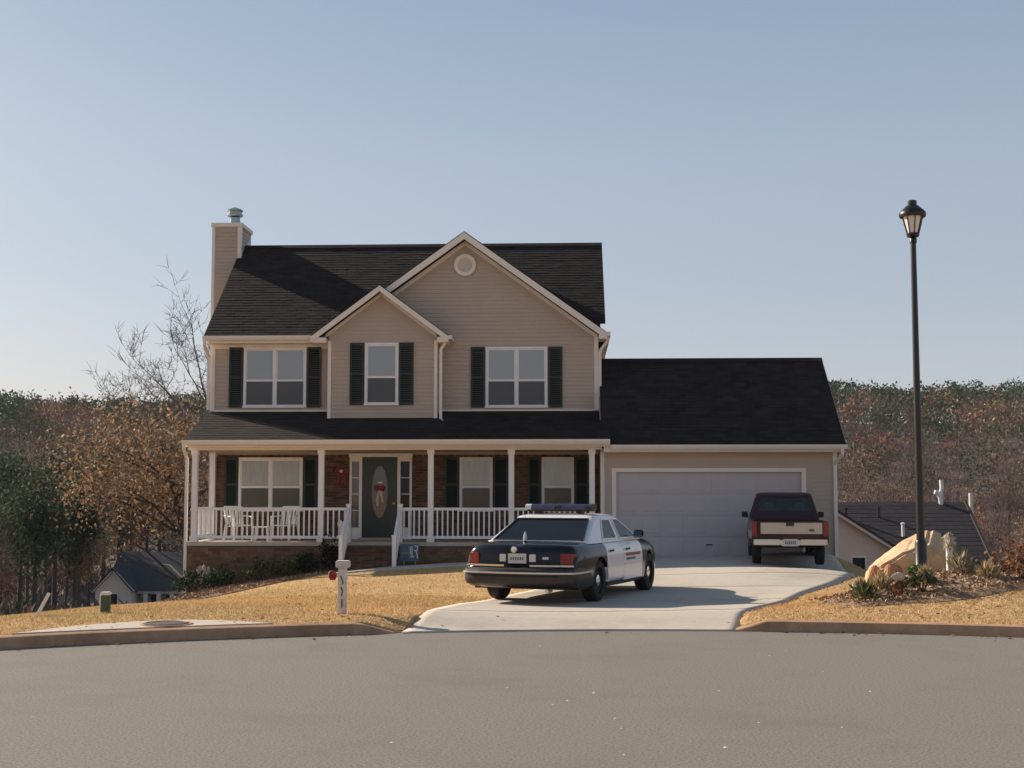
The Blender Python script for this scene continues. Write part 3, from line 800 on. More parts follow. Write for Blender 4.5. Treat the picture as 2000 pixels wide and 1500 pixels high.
ell = [(-5.14 + .235 * math.cos(a), 1.76 + .72 * math.sin(a)) for a in np.linspace(0, 2 * math.pi, 32, endpoint=False)]
MB().prism(ell, 'y', y - .053, y - .046).build('oval_pane', 'oval_glass', fd)
mb = MB()
for k in range(32):
    p, q = ell[k], ell[(k + 1) % 32]; mb.bar((p[0], y - .055, p[1]), (q[0], y - .055, q[1]), .035, .02, up=(0, 1, 0))
mb.build('oval_rim', 'door_green', fd)
MB().lathe([(.012, -.06), (.03, -.055), (.03, -.02), (.012, 0)], 12, (-4.75, y - .05, 1.45), 'y').build('handle', 'brass', fd, smooth=50)
fbox('threshold', 'concrete', -5.7, -4.58, y - .12, y - .07, .482, .53)
# --- porch
PY = 34.0
fbox('porch_floor', 'concrete', HX0 - .06, HX1, PY - .08, W - .005, .385, .48)
fbox('porch_ceiling', 'siding', HX0, HX1 - .01, PY + .105, W - .005, 2.83, 2.86)
fbox('porch_beam', 'trim', HX0 - .02, HX1 + .06, PY - .10, PY + .10, 2.83, 3.12)
fbox('porch_beam', 'trim', HX0 - .015, HX0 + .16, PY + .101, W - .01, 2.83, 3.10)
fbox('fascia', 'trim', -9.87, 1.0, 33.60, 33.63, 2.93, 3.075)
fbox('soffit', 'trim', -9.86, .99, 33.632, PY - .101, 2.90, 2.925)
gutter(-9.88, 1.0, 33.597, 3.075)
MB().prism([(33.62, 3.08), (W - .02, 3.92), (W - .02, 3.1), (33.62, 2.95)], 'x', HX0 - .02, HX0 + .02).build('porch_gable', 'trim', house)
def post(x, y, z0=.481, w=.14):
    mb = MB().box(x - w / 2, x + w / 2, y - w / 2, y + w / 2, z0, 2.829)
    mb.box(x - w / 2 - .025, x + w / 2 + .025, y - w / 2 - .025, y + w / 2 + .025, z0, z0 + .14).box(x - w / 2 - .02, x + w / 2 + .02, y - w / 2 - .02, y + w / 2 + .02, 2.72, 2.828)
    mb.box(x - w / 2 - .015, x + w / 2 + .015, y - w / 2 - .015, y + w / 2 + .015, 1.28, 1.33)
    return mb.build('porch_post', 'porch_white', house)
for x in (-9.66, -6.38, -3.56, -1.50, .55): post(x, PY)
post(-9.68, 35.78)
def bal_mesh():
    return MB().box(-.019, .019, -.019, .019, .63, 1.29)
def railing(p, q, n):
    p = Vector((*p, 0)); q = Vector((*q, 0)); d = (q - p)
    r = MB().bar(p + Vector((0, 0, 1.32)), q + Vector((0, 0, 1.32)), .09, .07).build('porch_railing', 'porch_white', house)
    MB().bar(p + Vector((0, 0, .60)), q + Vector((0, 0, .60)), .055, .07).build('bottom_rail', 'porch_white', r)
    first = None
    for k in range(n):
        c = p + d * ((k + .75) / (n + .5))
        if first is None: first = MB().box(c.x - .019, c.x + .019, c.y - .019, c.y + .019, .635, 1.285).build('baluster', 'porch_white', r, origin=(c.x, c.y, .48))
        else: share(first, r, (c.x, c.y, .48))
    return r
def n_b(a, b): return max(1, int(abs(b - a) / .135) - 0)
for a, b in ((-9.59, -6.45), (-6.31, -5.66), (-4.34, -3.63), (-3.49, -1.57), (-1.43, .48)): railing((a, PY), (b, PY), n_b(a, b))
railing((-9.67, PY + .07), (-9.67, 35.71), 12)
# stairs
for k in range(4):
    z1 = .40 - k * .17; yb = PY - .085; yf = PY - .085 - (k + 1) * .29
    st = fbox('step', 'mortar', -5.72, -4.26, yf, yb - k * .29 if k else yb, -.55, z1 - .012)
    b = bricks('brick_riser', lambda z: [(-5.72, -4.26)], z1 - .165, z1 - .01, yf, st)
    mb = MB()
    for j in range(19): mb.box(-5.72 + j * .077, -5.72 + j * .077 + .067, yf - .012, yf + .20, z1 - .013, z1 + .001)
    o = mb.build('brick_tread', 'brick', st); o['kind'] = 'stuff'
for x in (-5.66, -4.34):
    mb = MB().box(x - .055, x + .055, PY - .055, PY + .055, .481, 1.42).box(x - .07, x + .07, PY - .07, PY + .07, 1.42, 1.45)
    mb.build('newel_post', 'porch_white', house)
    yb = 32.86
    mb = MB().box(x - .05, x + .05, yb - .05, yb + .05, -.32, .66).box(x - .065, x + .065, yb - .065, yb + .065, .66, .69)
    mb.build('newel_post', 'porch_white', house)
    sr = MB().bar((x, PY - .06, 1.34), (x, yb + .05, .60), .075, .06).build('stair_railing', 'porch_white', house); MB().bar((x, PY - .06, .66), (x, yb + .05, -.10), .05, .05).build('bottom_rail', 'porch_white', sr)
    for k in range(6):
        t = (k + .6) / 6.2; yy = PY - .06 - t * 1.03
        MB().box(x - .018, x + .018, yy - .018, yy + .018, .68 - t * .75, 1.31 - t * .75).build('baluster', 'porch_white', sr)
# foundation
fbox('foundation', 'mortar', HX0, HX1, PY + .003, W, -3.0, .384)
bricks('brick_foundation', lambda z: [(HX0, -5.74), (-4.24, HX1)], -1.35, .38, PY, m='brick_lit')
mb = MB()
for i in range(19):
    for j in range(9):
        z = -1.05 + i * .076; yy = PY + .01 + j * .21 - (i % 2) * .1
        mb.box(HX0 - .012, HX0 - .001, max(PY, yy), min(W, yy + .2), z, z + .064)
o = mb.build('brick_foundation', 'brick_lit', house); o['kind'] = 'stuff'
downspout([(-9.84, 33.52, 2.98), (-9.84, 33.54, 2.85), (-9.86, 33.93, 2.60), (-9.86, 33.93, -.80), (-9.94, 33.80, -.92), (-10.15, 33.4, -1.0)])
# --- garage
GY, GX0, GX1 = 34.2, .78, 6.75
MB().prism([(GY + .45, -.6), (39.5, -1.5), (39.5, 2.8), (36.8, 5.2), (GY + .2, 3.05), (GY + .2, 2.4), (GY + .45, 2.4)], 'x', GX0, GX1).build('wall', 'siding', house)
fbox('wall', 'siding', GX0, 1.06, GY + .003, GY + .46, -.3, 2.88); fbox('wall', 'siding', 5.98, GX1, GY + .003, GY + .46, -.3, 2.88)
fbox('wall', 'siding', 1.061, 5.979, GY + .003, GY + .30, 2.33, 2.88)
siding('lap_siding', lambda z: [(GX0, 1.06), (5.98, GX1)] if z < 2.33 else [(GX0, GX1)], .12, 2.33, GY)
siding('lap_siding', lambda z: [(GX0, GX1)], 2.331, 2.86, GY)
fbox('corner_board', 'trim', GX1 - .09, GX1 + .012, GY - .034, GY + .1, -.1, 2.86)
fbox('corner_board', 'trim', .77, .87, GY - .034, GY + .0, .05, 2.86)
fbox('fascia', 'trim', .85, 6.93, 33.80, 33.83, 2.78, 2.935)
fbox('soffit', 'trim', .85, 6.92, 33.832, GY - .018, 2.76, 2.785)
gutter(1.02, 6.95, 33.797, 2.94)
rk = MB().prism([(33.8, 2.78), (33.8, 2.93), (36.8, 5.38), (39.8, 2.93), (39.8, 2.78), (36.8, 5.22)], 'x', 6.90, 6.94).build('rake_board', 'trim', house)
downspout([(6.82, 33.72, 2.84), (6.82, 33.74, 2.70), (6.70, 34.13, 2.46), (6.70, 34.13, .10), (6.70, 33.95, .03)])
gf = MB().box(1.061, 1.17, GY - .03, GY + .16, .06, 2.36).box(5.87, 5.979, GY - .03, GY + .16, .06, 2.36).box(1.17, 5.87, GY - .029, GY + .15, 2.26, 2.359)
gf.build('garage_door_frame', 'trim', house)
gd = fbox('garage_door', 'garage_paint', 1.171, 5.869, GY + .10, GY + .14, .075, 2.258)
pw, ph = 4.698 / 8, 2.183 / 4
sec = None
for r in range(4):
    z0 = .075 + r * ph
    s = fbox('door_section', 'garage_paint', 1.171, 5.869, GY + .075, GY + .099, z0 + .004, z0 + ph - .004, gd)
pan = None
for r in range(4):
    for c in range(8):
        x0 = 1.171 + c * pw; z0 = .075 + r * ph; xc, zc = x0 + pw / 2, z0 + ph / 2
        if pan is None:
            a, b, e = pw / 2 - .06, ph / 2 - .075, .03; mb = MB(); yf = GY + .0745
            o4 = [(xc - a, yf, zc - b), (xc + a, yf, zc - b), (xc + a, yf, zc + b), (xc - a, yf, zc + b)]
            i4 = [(xc - a + e, yf - .006, zc - b + e), (xc + a - e, yf - .006, zc - b + e), (xc + a - e, yf - .006, zc + b - e), (xc - a + e, yf - .006, zc + b - e)]
            mb.add(o4 + i4, [(4, 5, 6, 7)] + [(k, (k + 1) % 4, (k + 1) % 4 + 4, k + 4) for k in range(4)])
            pan = mb.build('panel', 'garage_paint', gd, origin=(xc, yf, zc))
        else: share(pan, gd, (xc, GY + .0745, zc))
fbox('handle', 'black_metal', 3.45, 3.60, GY + .05, GY + .073, .40, .43, gd)
# --- chimney
ch = MB().box(-10.67, -9.83, 38.97, 40.2, -3.2, 9.70).build('chimney', 'siding', house)
mb = MB(); 
for i in range(36):
    z = 5.7 + i * .112
    mb.add([(-10.66, 38.95, z), (-9.84, 38.95, z), (-9.84, 38.966, z + .112), (-10.66, 38.966, z + .112), (-10.66, 38.968, z), (-9.84, 38.968, z)], [(0, 1, 2, 3), (1, 0, 4, 5)])
    mb.add([(-9.812, 38.97, z), (-9.812, 40.2, z), (-9.828, 40.2, z + .112), (-9.828, 38.97, z + .112), (-9.83, 40.2, z), (-9.83, 38.97, z)], [(0, 1, 2, 3), (1, 0, 4, 5)])
o = mb.build('lap_siding', 'siding', ch, fix=False); o['kind'] = 'stuff'
MB().box(-10.72, -9.78, 38.92, 40.25, 9.68, 9.80).box(-9.92, -9.80, 38.93, 39.05, 8.52, 9.679).box(-9.93, -9.921, 38.935, 38.962, 8.52, 8.60).box(-10.69, -10.60, 38.935, 39.0, 5.0, 9.679).build('chimney_trim', 'trim', ch)
MB().lathe([(.155, 9.80), (.155, 10.06), (.13, 10.08)], 20, (-10.15, 39.5, 0)).lathe([(.215, 10.10), (.235, 10.12), (.235, 10.17), (.20, 10.18), (.20, 10.24), (.225, 10.25), (.235, 10.30), (.06, 10.38)], 20, (-10.15, 39.5, 0)).build('flue_cap', 'galvanised', ch, smooth=40)
# step flashing where the chimney meets the roof
MB().prism([(38.94, 8.55), (38.94, 8.75), (40.1, 9.55), (40.1, 9.3)], 'x', -9.826, -9.815).build('flashing', 'galvanised', ch)

# ------------------------------------------------------------------ things on the porch
def patio_chair(label, loc, rz, proto=None):
    t = empty('patio_chair', (0, 0, 0), label, 'chair', 'white plastic chairs on the porch')
    MB().add([(-.24, -.24, .42), (.24, -.24, .42), (.21, .22, .39), (-.21, .22, .39), (-.24, -.24, .39), (.24, -.24, .39), (.21, .22, .36), (-.21, .22, .36)],
             [(0, 1, 2, 3), (7, 6, 5, 4), (0, 4, 5, 1), (1, 5, 6, 2), (2, 6, 7, 3), (3, 7, 4, 0)]).build('seat', 'plastic_white', t, bevel=.012)
    b = MB()
    for x in (-.16, -.08, 0, .08, .16): b.bar((x, .23, .42), (x * 1.15, .36, .84), .05, .018, up=(0, 1, 0))
    b.bar((-.24, .365, .86), (.24, .365, .86), .03, .09); b.bar((-.23, .22, .40), (-.25, .365, .88), .04); b.bar((.23, .22, .40), (.25, .365, .88), .04)
    b.build('backrest', 'plastic_white', t)
    for s in (-1, 1):
        MB().bar((s * .27, -.26, .63), (s * .26, .30, .65), .06, .03).build('armrest', 'plastic_white', t)
        MB().bar((s * .27, -.29, 0), (s * .26, -.24, .63), .045, .045).build('leg', 'plastic_white', t)
        MB().bar((s * .27, .33, 0), (s * .24, .24, .42), .045, .045).build('leg', 'plastic_white', t)
    t.location = loc; t.rotation_euler = (0, 0, rz)
    return t
patio_chair('white plastic patio chair nearest the left end of the porch', (-8.72, 34.85, .48), R_(40))
patio_chair('white plastic patio chair between the small table and the double window post', (-7.5, 34.9, .48), R_(-15))
t = empty('side_table', (-8.05, 34.6, .48), 'low white plastic table between the two porch chairs', 'table')
MB().box(-8.28, -7.82, 34.38, 34.82, .83, .86).build('tabletop', 'plastic_white', t, bevel=.01)
for sx in (-1, 1):
    for sy in (-1, 1): MB().bar((-8.05 + sx * .21, 34.6 + sy * .2, .48), (-8.05 + sx * .19, 34.6 + sy * .18, .829), .045).build('leg', 'plastic_white', t)
def bow(name, c, w, h, m, label, cat, tails=True, knot='white_paint', facing=-1):
    x, y, z = c
    root = empty(name, c, label, cat)
    for s in (-1, 1):
        mb = MB(); P = []
        for k in range(9):
            a = k / 8 * 2 * math.pi
            P.append((x + s * (w * .26 - w * .24 * math.cos(a)), y, z + h * .16 * math.sin(a) * (1 if k < 5 else 1)))
        n = 8; vs = []
        for p in P[:8]:
            vs += [(p[0], y - .05, p[2]), (p[0], y + .03, p[2])]
        mb.add(vs, [(2 * k, 2 * ((k + 1) % n), 2 * ((k + 1) % n) + 1, 2 * k + 1) for k in range(n)])
        mb.add([(p[0], y - .02, p[2]) for p in P[:8]], [tuple(range(8))])
        mb.build('bow_loop', m, root)
        if tails: MB().bar((x + s * .02, y - .01, z), (x + s * w * .3, y - .02, z - h * .62), w * .2, .012, up=(0, 1, 0)).build('ribbon_tail', m, root)
    MB().lathe([(.005, -.05), (.04, -.03), (.05, 0), (.04, .03), (.005, .05)], 10, (x, y - .035, z), 'y').build('knot', knot, root, smooth=60)
    return root
b = bow('ribbon_bow', (-6.18, 35.84, 2.32), .42, .62, 'red_cloth', 'dark red ribbon bow hung on the brick left of the door', 'bow')
b = bow('ribbon_bow', (-5.80, 33.90, .95), .26, .62, 'white_paint', 'white ribbon bow tied beside the left stair railing', 'bow', knot='white_paint')
sw = empty('door_swag', (-5.14, 35.835, 1.9), 'red and tan swag hanging on the dark front door', 'swag')
for k in range(16):
    a = rnd.uniform(0, 6.28); p = Vector((-5.14, 35.83, 1.88)); q = p + Vector((math.cos(a) * .10, -.02, -.10 - rnd.random() * .42))
    MB().bar(p, q, .025, .012, up=(0, 1, 0)).build('dried_spray', 'dry_stalk', sw)
for s in (-1, 1): MB().lathe([(.01, -.03), (.075, -.015), (.085, 0), (.075, .015), (.01, .03)], 10, (-5.14 + s * .075, 35.80, 1.86), 'y').build('bow_loop', 'red_cloth', sw, smooth=50)
MB().box(-5.18, -5.06, 35.79, 35.83, 1.99, 2.03).build('hanger', 'white_paint', sw)
# yard sign beside the steps
ys = empty('yard_sign', (-4.0, 33.3, -.2), 'blue and white yard sign standing right of the porch steps', 'sign')
MB().box(-4.25, -3.77, 33.29, 33.31, .03, .46).build('sign_board', 'sign_blue', ys)
for x in (-4.15, -3.87): MB().box(x - .01, x + .01, 33.312, 33.33, -.35, .40).build('stake', 'galvanised', ys)
MB().box(-4.235, -4.04, 33.284, 33.289, .215, .25).build('stripe', 'sign_orange', ys)
mb = MB()
for p, q in (((-3.99, .40), (-3.99, .20)), ((-3.95, .40), (-3.95, .16)), ((-3.89, .42), (-3.80, .40)), ((-3.80, .40), (-3.84, .26)), ((-3.84, .26), (-3.81, .10)), ((-3.90, .32), (-3.84, .26)), ((-4.0, .14), (-3.9, .14))):
    mb.bar((p[0], 33.286, p[1]), (q[0], 33.286, q[1]), .024, .006, up=(0, 1, 0))
mb.build('print', 'sign_white', ys)
# ------------------------------------------------------------------ vehicles (built about the rear axle, +Y forward)
def hermite(keys, n):
    k = np.array(keys, float); t = k[:, 0]; d = np.diff(k, axis=0); h = d[:, :1]; sl = d / h
    m = np.zeros_like(k); m[0] = sl[0]; m[-1] = sl[-1]
    for i in range(1, len(k) - 1):
        a, b = sl[i - 1], sl[i]
        with np.errstate(divide='ignore', invalid='ignore'):
            hm = np.where(a * b > 0, 2 * a * b / (a + b), 0)
        m[i] = np.where(np.isfinite(hm), hm, 0)
    ts = []
    for i in range(len(t) - 1):
        c = max(2, int(n * (t[i + 1] - t[i]) / (t[-1] - t[0])) + 1); ts += list(np.linspace(t[i], t[i + 1], c, endpoint=False))
    ts.append(t[-1]); out = []
    for x in ts:
        i = min(max(np.searchsorted(t, x, side='right') - 1, 0), len(t) - 2); u = (x - t[i]) / h[i, 0]
        out.append((2 * u**3 - 3 * u**2 + 1) * k[i] + (u**3 - 2 * u**2 + u) * h[i, 0] * m[i] + (-2 * u**3 + 3 * u**2) * k[i + 1] + (u**3 - u**2) * h[i, 0] * m[i + 1])
        out[-1][0] = x
    return out
def body_loft(keys, n, profile):
    """closed lower body from station keys"""
    st = hermite(keys, n); mb = MB(); rings = []
    for s in st:
        half = profile(s); ring = [(x, s[0], z) for x, z in half] + [(-x, s[0], z) for x, z in half[::-1] if abs(x) > 1e-6]
        rings.append(ring)
    m = len(rings[0]); vs = [p for r in rings for p in r]
    fs = [(j * m + i, j * m + (i + 1) % m, (j + 1) * m + (i + 1) % m, (j + 1) * m + i) for j in range(len(rings) - 1) for i in range(m)]
    fs.append(tuple(range(m))[::-1]); b = (len(rings) - 1) * m; fs.append(tuple(range(b, b + m)))
    return mb.add(vs, fs)
def cut_wheels(o, wheels, r, inner):
    dels = []
    for (x, y) in wheels:
        c = MB().lathe([(r, inner if x > 0 else -1.3), (r, 1.3 if x > 0 else -inner)], 36, (0, y, r * .92), 'x').build('wheel_cutter', 'rubber')
        md = o.modifiers.new('b', 'BOOLEAN'); md.operation = 'DIFFERENCE'; md.object = c; md.solver = 'EXACT'; dels.append(c)
    dg = bpy.context.evaluated_depsgraph_get(); dg.update()
    me = bpy.data.meshes.new_from_object(o.evaluated_get(dg)); o.modifiers.clear(); old = o.data; o.data = me
    me.name = old.name
    for c in dels: bpy.data.objects.remove(c)
    return o
def split_region(o, name, m, cuts, inside, gap=.009, shift=0.0):
    """bisect a body mesh along panel seams, lift out the faces of one panel as its own object."""
    bm = bmesh.new(); bm.from_mesh(o.data)
    for ax, v in cuts:
        for e in (-gap / 2, gap / 2):
            no = Vector((0, 0, 0)); no[ax] = 1; co = Vector((0, 0, 0)); co[ax] = v + e
            bmesh.ops.bisect_plane(bm, geom=bm.verts[:] + bm.edges[:] + bm.faces[:], plane_co=co, plane_no=no)
    new = bmesh.new(); vm = {}; kill = []
    for f in bm.faces:
        c = f.calc_center_median(); st = inside(c, gap)
        if st == 0: continue
        kill.append(f)
        if st == 1:
            vs = []
            for v in f.verts:
                if v not in vm: vm[v] = new.verts.new(v.co)
                vs.append(vm[v])
            nf = new.faces.new(vs); nf.smooth = f.smooth
    bmesh.ops.delete(bm, geom=kill, context='FACES')
    bm.to_mesh(o.data); bm.free()
    me = bpy.data.meshes.new(name); new.to_mesh(me); new.free(); me.materials.append(M[m])
    me.set_sharp_from_angle(angle=R_(35))
    p = bpy.data.objects.new(name, me); link(p, o.parent, tuple(WO[o.parent.name]))
    md = p.modifiers.new('thickness', 'SOLIDIFY'); md.thickness = .02; md.offset = -1
    return p
def wheel(parent, x, y, r, w, style):
    s = 1 if x > 0 else -1
    o = (x, y, r)
    wb = MB().lathe([(r * .30, -w * .2), (r * .60, -w * .35), (r * .66, w * .32), (r * .60, w * .30), (r * .52, w * .20), (r * .30, w * .24)] if s > 0 else
                    [(r * .30, w * .2), (r * .60, w * .35), (r * .66, -w * .32), (r * .60, -w * .30), (r * .52, -w * .20), (r * .30, -w * .24)], 28, o, 'x')
    wh = wb.build('wheel', 'rim_dark' if style == 'steel' else 'dull_chrome', parent, origin=o, smooth=40)
    prof = [(r * .63, -w / 2 * .92), (r * .80, -w / 2), (r * .95, -w / 2 * .92), (r, -w / 2 * .70), (r, w / 2 * .70), (r * .95, w / 2 * .92), (r * .80, w / 2), (r * .63, w / 2 * .92), (r * .60, 0), (r * .63, -w / 2 * .92)]
    MB().lathe(prof, 36, o, 'x', cap=False).build('tyre', 'rubber', wh, origin=o, smooth=45)
    MB().lathe([(r * .30, w * .22 * s), (r * .28, w * .36 * s), (r * .16, w * .42 * s), (.01, w * .43 * s)], 20, o, 'x').build('hubcap', 'chrome', wh, origin=o, smooth=40)
    return wh

def strip(pts, w, h, n=10):
    mb = MB()
    for p, q in zip(pts[:-1], pts[1:]):
        p, q = Vector(p), Vector(q)
        for k in range(n): mb.bar(p.lerp(q, k / n), p.lerp(q, (k + 1) / n), w, h)
    return mb
# ---- police sedan
pc = empty('police_car', (0, 0, 0), 'black and white police sedan with blue roof light bar parked on the driveway', 'car')
def prof_sedan(s):
    y, w, zb, zs, zt = s
    zm = zb + (zs - zb) * .5; H = zs - zb; zr = zs - .34 * H
    P = [(0, zb), (w * .80, zb), (w - .06, zb + .02), (w - .022, zb + .07), (w - .008, zb + .2 * H), (w, zm), (w - .003, zr)]
    rx = min(.20, w * .25)
    for a in (18, 36, 52, 66, 78): P.append((w - .003 - rx * (1 - math.cos(R_(a))), zr + (zt - .016 - zr) * math.sin(R_(a))))
    return P + [(w * .66, zt - .008), (w * .35, zt - .002), (0, zt)]
keys = [(-1.36, .82, .40, .54, .56), (-1.345, .89, .34, .58, .60), (-1.29, .935, .30, .615, .63), (-1.262, .94, .29, .64, .66), (-1.235, .945, .28, .84, .86), (-1.19, .95, .28, .90, .935), (-1.10, .958, .27, .925, .975), (-.45, .985, .24, .955, 1.005), (0, .99, .22, .962, 1.005),
        (1.0, .992, .20, .965, 1.0), (2.3, .99, .20, .96, 1.0), (2.6, .98, .21, .95, .995), (3.25, .965, .23, .90, .95), (3.62, .92, .25, .83, .87), (3.82, .82, .27, .74, .78), (3.90, .70, .32, .6, .62)]
body = body_loft(keys, 90, prof_sedan).build('body', 'police_black', pc, smooth=32)
cut_wheels(body, [(1, 0), (-1, 0), (1, 2.91), (-1, 2.91)], .385, .60)
body.data.polygons.foreach_set('use_smooth', [True] * len(body.data.polygons)); body.data.set_sharp_from_angle(angle=R_(32))
for side in (1, -1):
    for nm, y0, y1 in (('door', .33, 1.24), ('door', 1.24, 2.36)):
        def ins(c, g, side=side, y0=y0, y1=y1):
            if c.x * side < .70 or c.z < .30 - g / 2 or c.z > .99: return 0
            if y0 - g / 2 < c.y < y1 + g / 2 and c.z > .30 - g / 2:
                if y0 + g / 2 < c.y < y1 - g / 2 and c.z > .30 + g / 2: return 1
                return 2
            return 0
        d = split_region(body, 'door', 'police_white', [(1, y0), (1, y1), (2, .30)], ins)
        MB().box(side * .985, side * 1.01, y0 + .12, y0 + .32, .80, .835).build('handle', 'police_black', d, bevel=.006)
        MB().bar((side * .992, y0 + .05, .56), (side * .992, y1 - .05, .56), .012, .035).build('side_moulding', 'police_white', d)
        if side > 0:
            mb = MB()
            if y0 > 1:
                x = y0 + .12
                while x < y1 - .14:
                    l = rnd.choice((.035, .05, .05)); mb.box(.992, .9955, x, x + l, .695, .745); x += l + .022
                mb.build('lettering', 'red_print', d)
                mb = MB(); x = y0 + .14
                while x < y1 - .45:
                    l = rnd.choice((.03, .045)); mb.box(.993, .9965, x, x + l, .625, .665); x += l + .02
                mb.build('lettering', 'grey_print', d)
MB().box(-.90, .90, -1.0, 3.6, .24, .30).build('underbody', 'rubber', pc)
for yy in (0, 2.91): MB().box(-.60, .60, yy - .40, yy + .40, .25, .62).build('wheel_well', 'rubber', pc)
# greenhouse shell
def gh(t):
    return .895 + (.715 - .895) * t, -.46 + (.40 + .46) * t, 2.55 + (1.66 - 2.55) * t, .955 + (1.365 - .955) * t
def ring(w, y0, y1, z, r, n=7, crown=0):
    pts = []
    for cx, cy, a0 in ((w - r, y0 + r, -90), (w - r, y1 - r, 0), (-w + r, y1 - r, 90), (-w + r, y0 + r, 180)):
        for k in range(n): a = R_(a0 + 90 * k / (n - 1)); pts.append((cx + r * math.cos(a), cy + r * math.sin(a), z))
    return pts
mb = MB(); rings = []
for t in (0, .25, .5, .75, .94): w_, a, b, z = gh(t); rings.append(ring(w_, a, b, z, .05 + .07 * t))
w_, a, b, z = gh(1)
for k, (dw, dz) in enumerate(((.0, .0), (.03, .028), (.09, .048), (.22, .064), (.42, .073))): rings.append(ring(w_ - dw, a + dw * 1.1, b - dw * 1.1, z + dz, .11))
m_ = len(rings[0]); vs = [p for r in rings for p in r]
mb.add(vs, [(j * m_ + i, j * m_ + (i + 1) % m_, (j + 1) * m_ + (i + 1) % m_, (j + 1) * m_ + i) for j in range(len(rings) - 1) for i in range(m_)] + [tuple(range((len(rings) - 1) * m_, len(rings) * m_))])
roof = mb.build('roof', 'police_white', pc, smooth=40)
def SP(side, y, t): w_, a, b, z = gh(t); return (side * (w_ + .005), y, z)
def plate(mb, pts, nrm, th=.006):
    n = Vector(nrm).normalized() * th; a = [Vector(p) for p in pts]; k = len(a)
    mb.add([p + n for p in a] + [p - n for p in a], [tuple(range(k)), tuple(range(k, 2 * k))[::-1]] + [(i, (i + 1) % k, (i + 1) % k + k, i + k) for i in range(k)])
for side in (1, -1):
    nrm = (side * .41, 0, .18)
    for pts in ([(.40, .14), (1.13, .12), (1.13, .92), (.72, .92)], [(1.31, .12), (2.30, .10), (1.58, .92), (1.31, .92)]):
        big = MB(); plate(big, [SP(side, y, t) for y, t in pts], nrm, .004); wdw = big.build('window', 'car_glass', pc)
        fr = MB(); q = [Vector(SP(side, y, t)) + Vector(nrm) * .012 for y, t in pts]
        for i in range(4): fr.bar(q[i], q[(i + 1) % 4], .022, .012, up=nrm)
        fr.build('window_trim', 'police_white', wdw)
def rear(x, t): w_, a, b, z = gh(t); return (x, a - .006, z)
def front(x, t): w_, a, b, z = gh(t); return (x, b + .006, z)
mb = MB(); plate(mb, [rear(-.79, .10), rear(.79, .10), rear(.645, .94), rear(-.645, .94)], (0, -.41, .86)); rw = mb.build('rear_window', 'car_glass', pc)
fr = MB(); q = [rear(-.79, .10), rear(.79, .10), rear(.645, .94), rear(-.645, .94)]
for i in range(4): fr.bar(Vector(q[i]) + Vector((0, -.006, .012)), Vector(q[(i + 1) % 4]) + Vector((0, -.006, .012)), .03, .016, up=(0, -.41, .86))
fr.build('window_trim', 'police_black', rw)
strip([(-.86, -.40, .985), (-.74, -.50, 1.000), (.74, -.50, 1.000), (.86, -.40, .985)], .05, .022, 6).build('window_base_highlight', 'police_white', rw)  # added white strip, paints the sunlit edge of the deck
mb = MB(); plate(mb, [front(-.80, .08), front(.80, .08), front(.65, .94), front(-.65, .94)], (0, .41, .89)); mb.build('windscreen', 'car_glass', pc)
# rear end
def lens(x0, x1, z0, z1, side, name, m):
    P = [(x0, -1.272), (x1 - .05, -1.262), (x1 + .004, -1.20), (x1 + .012, -1.06), (x1 - .06, -1.06), (x1 - .06, -1.15), (x0, -1.18)]
    return MB().prism([(side * a, b) for a, b in P], 'z', z0, z1).build(name, m, pc, bevel=.008)
for s in (1, -1):
    l = lens(.70, .925, .655, .825, s, 'tail_light', 'red_lens')
    MB().box(s * .40 - .06, s * .40 + .06, -1.268, -1.20, .69, .80).build('reversing_lens' if False else 'reversing_light', 'clear_lens' if s < 0 else 'clear_lens', l) if False else None
MB().box(-.19, .19, -1.276, -1.262, .68, .825).build('plate_recess', 'rim_dark', pc)
pl = MB().box(-.155, .155, -1.284, -1.277, .67, .825).build('licence_plate', 'plate_white', pc)
mb = MB()
for k in range(6): mb.box(-.115 + k * .04, -.115 + k * .04 + .024, -1.2865, -1.2845, .72, .77)
mb.build('plate_characters', 'plate_print', pl)
for s in (-1, 1): MB().box(s * .255 - .055, s * .255 + .055, -1.275, -1.262, .695, .815).build('plate_reflector', 'clear_lens', pc, bevel=.006)
MB().box(.42, .52, -1.270, -1.262, .735, .775).build('badge', 'chrome', pc)
MB().lathe([(.055, -.012), (.05, -.02), (.01, -.022)], 16, (-.06, -1.255, .885), 'y').build('emblem', 'chrome', pc)
for s in (-1, 1): strip([(s * .22, -1.300, .635), (s * .92, -1.300, .635)], .02, .028).build('chrome_strip', 'chrome', pc)
bp = body_loft([(-1.42, .80, .41, .52, .53), (-1.405, .89, .36, .565, .575), (-1.34, .955, .32, .59, .60), (-1.20, .975, .30, .60, .61), (-.95, .982, .30, .60, .61), (-.55, .984, .31, .595, .60)], 24, lambda s: [(0, s[2]), (s[1] * .8, s[2]), (s[1] - .03, s[2] + .02), (s[1], s[2] + .08), (s[1], s[3] - .06), (s[1] - .02, s[3]), (s[1] * .6, s[4]), (0, s[4])]).build('rear_bumper', 'bumper_black', pc, smooth=35)
cut_wheels(bp, [(1, 0), (-1, 0)], .40, .60)
strip([(-.989, -.5, .525), (-.986, -1.2, .525), (-.952, -1.395, .525), (-.86, -1.428, .525), (.86, -1.428, .525), (.952, -1.395, .525), (.986, -1.2, .525), (.989, -.5, .525)], .022, .026, 8).build('bumper_strip', 'dull_chrome', bp)
MB().tube([(.55, -1.25, .25), (.55, -1.44, .25)], .03, 10).build('exhaust_pipe', 'dull_chrome', pc)
MB().bar((-.80, -1.15, .972), (.80, -1.15, .972), .01, .006).build('boot_edge', 'chrome', pc) if False else None
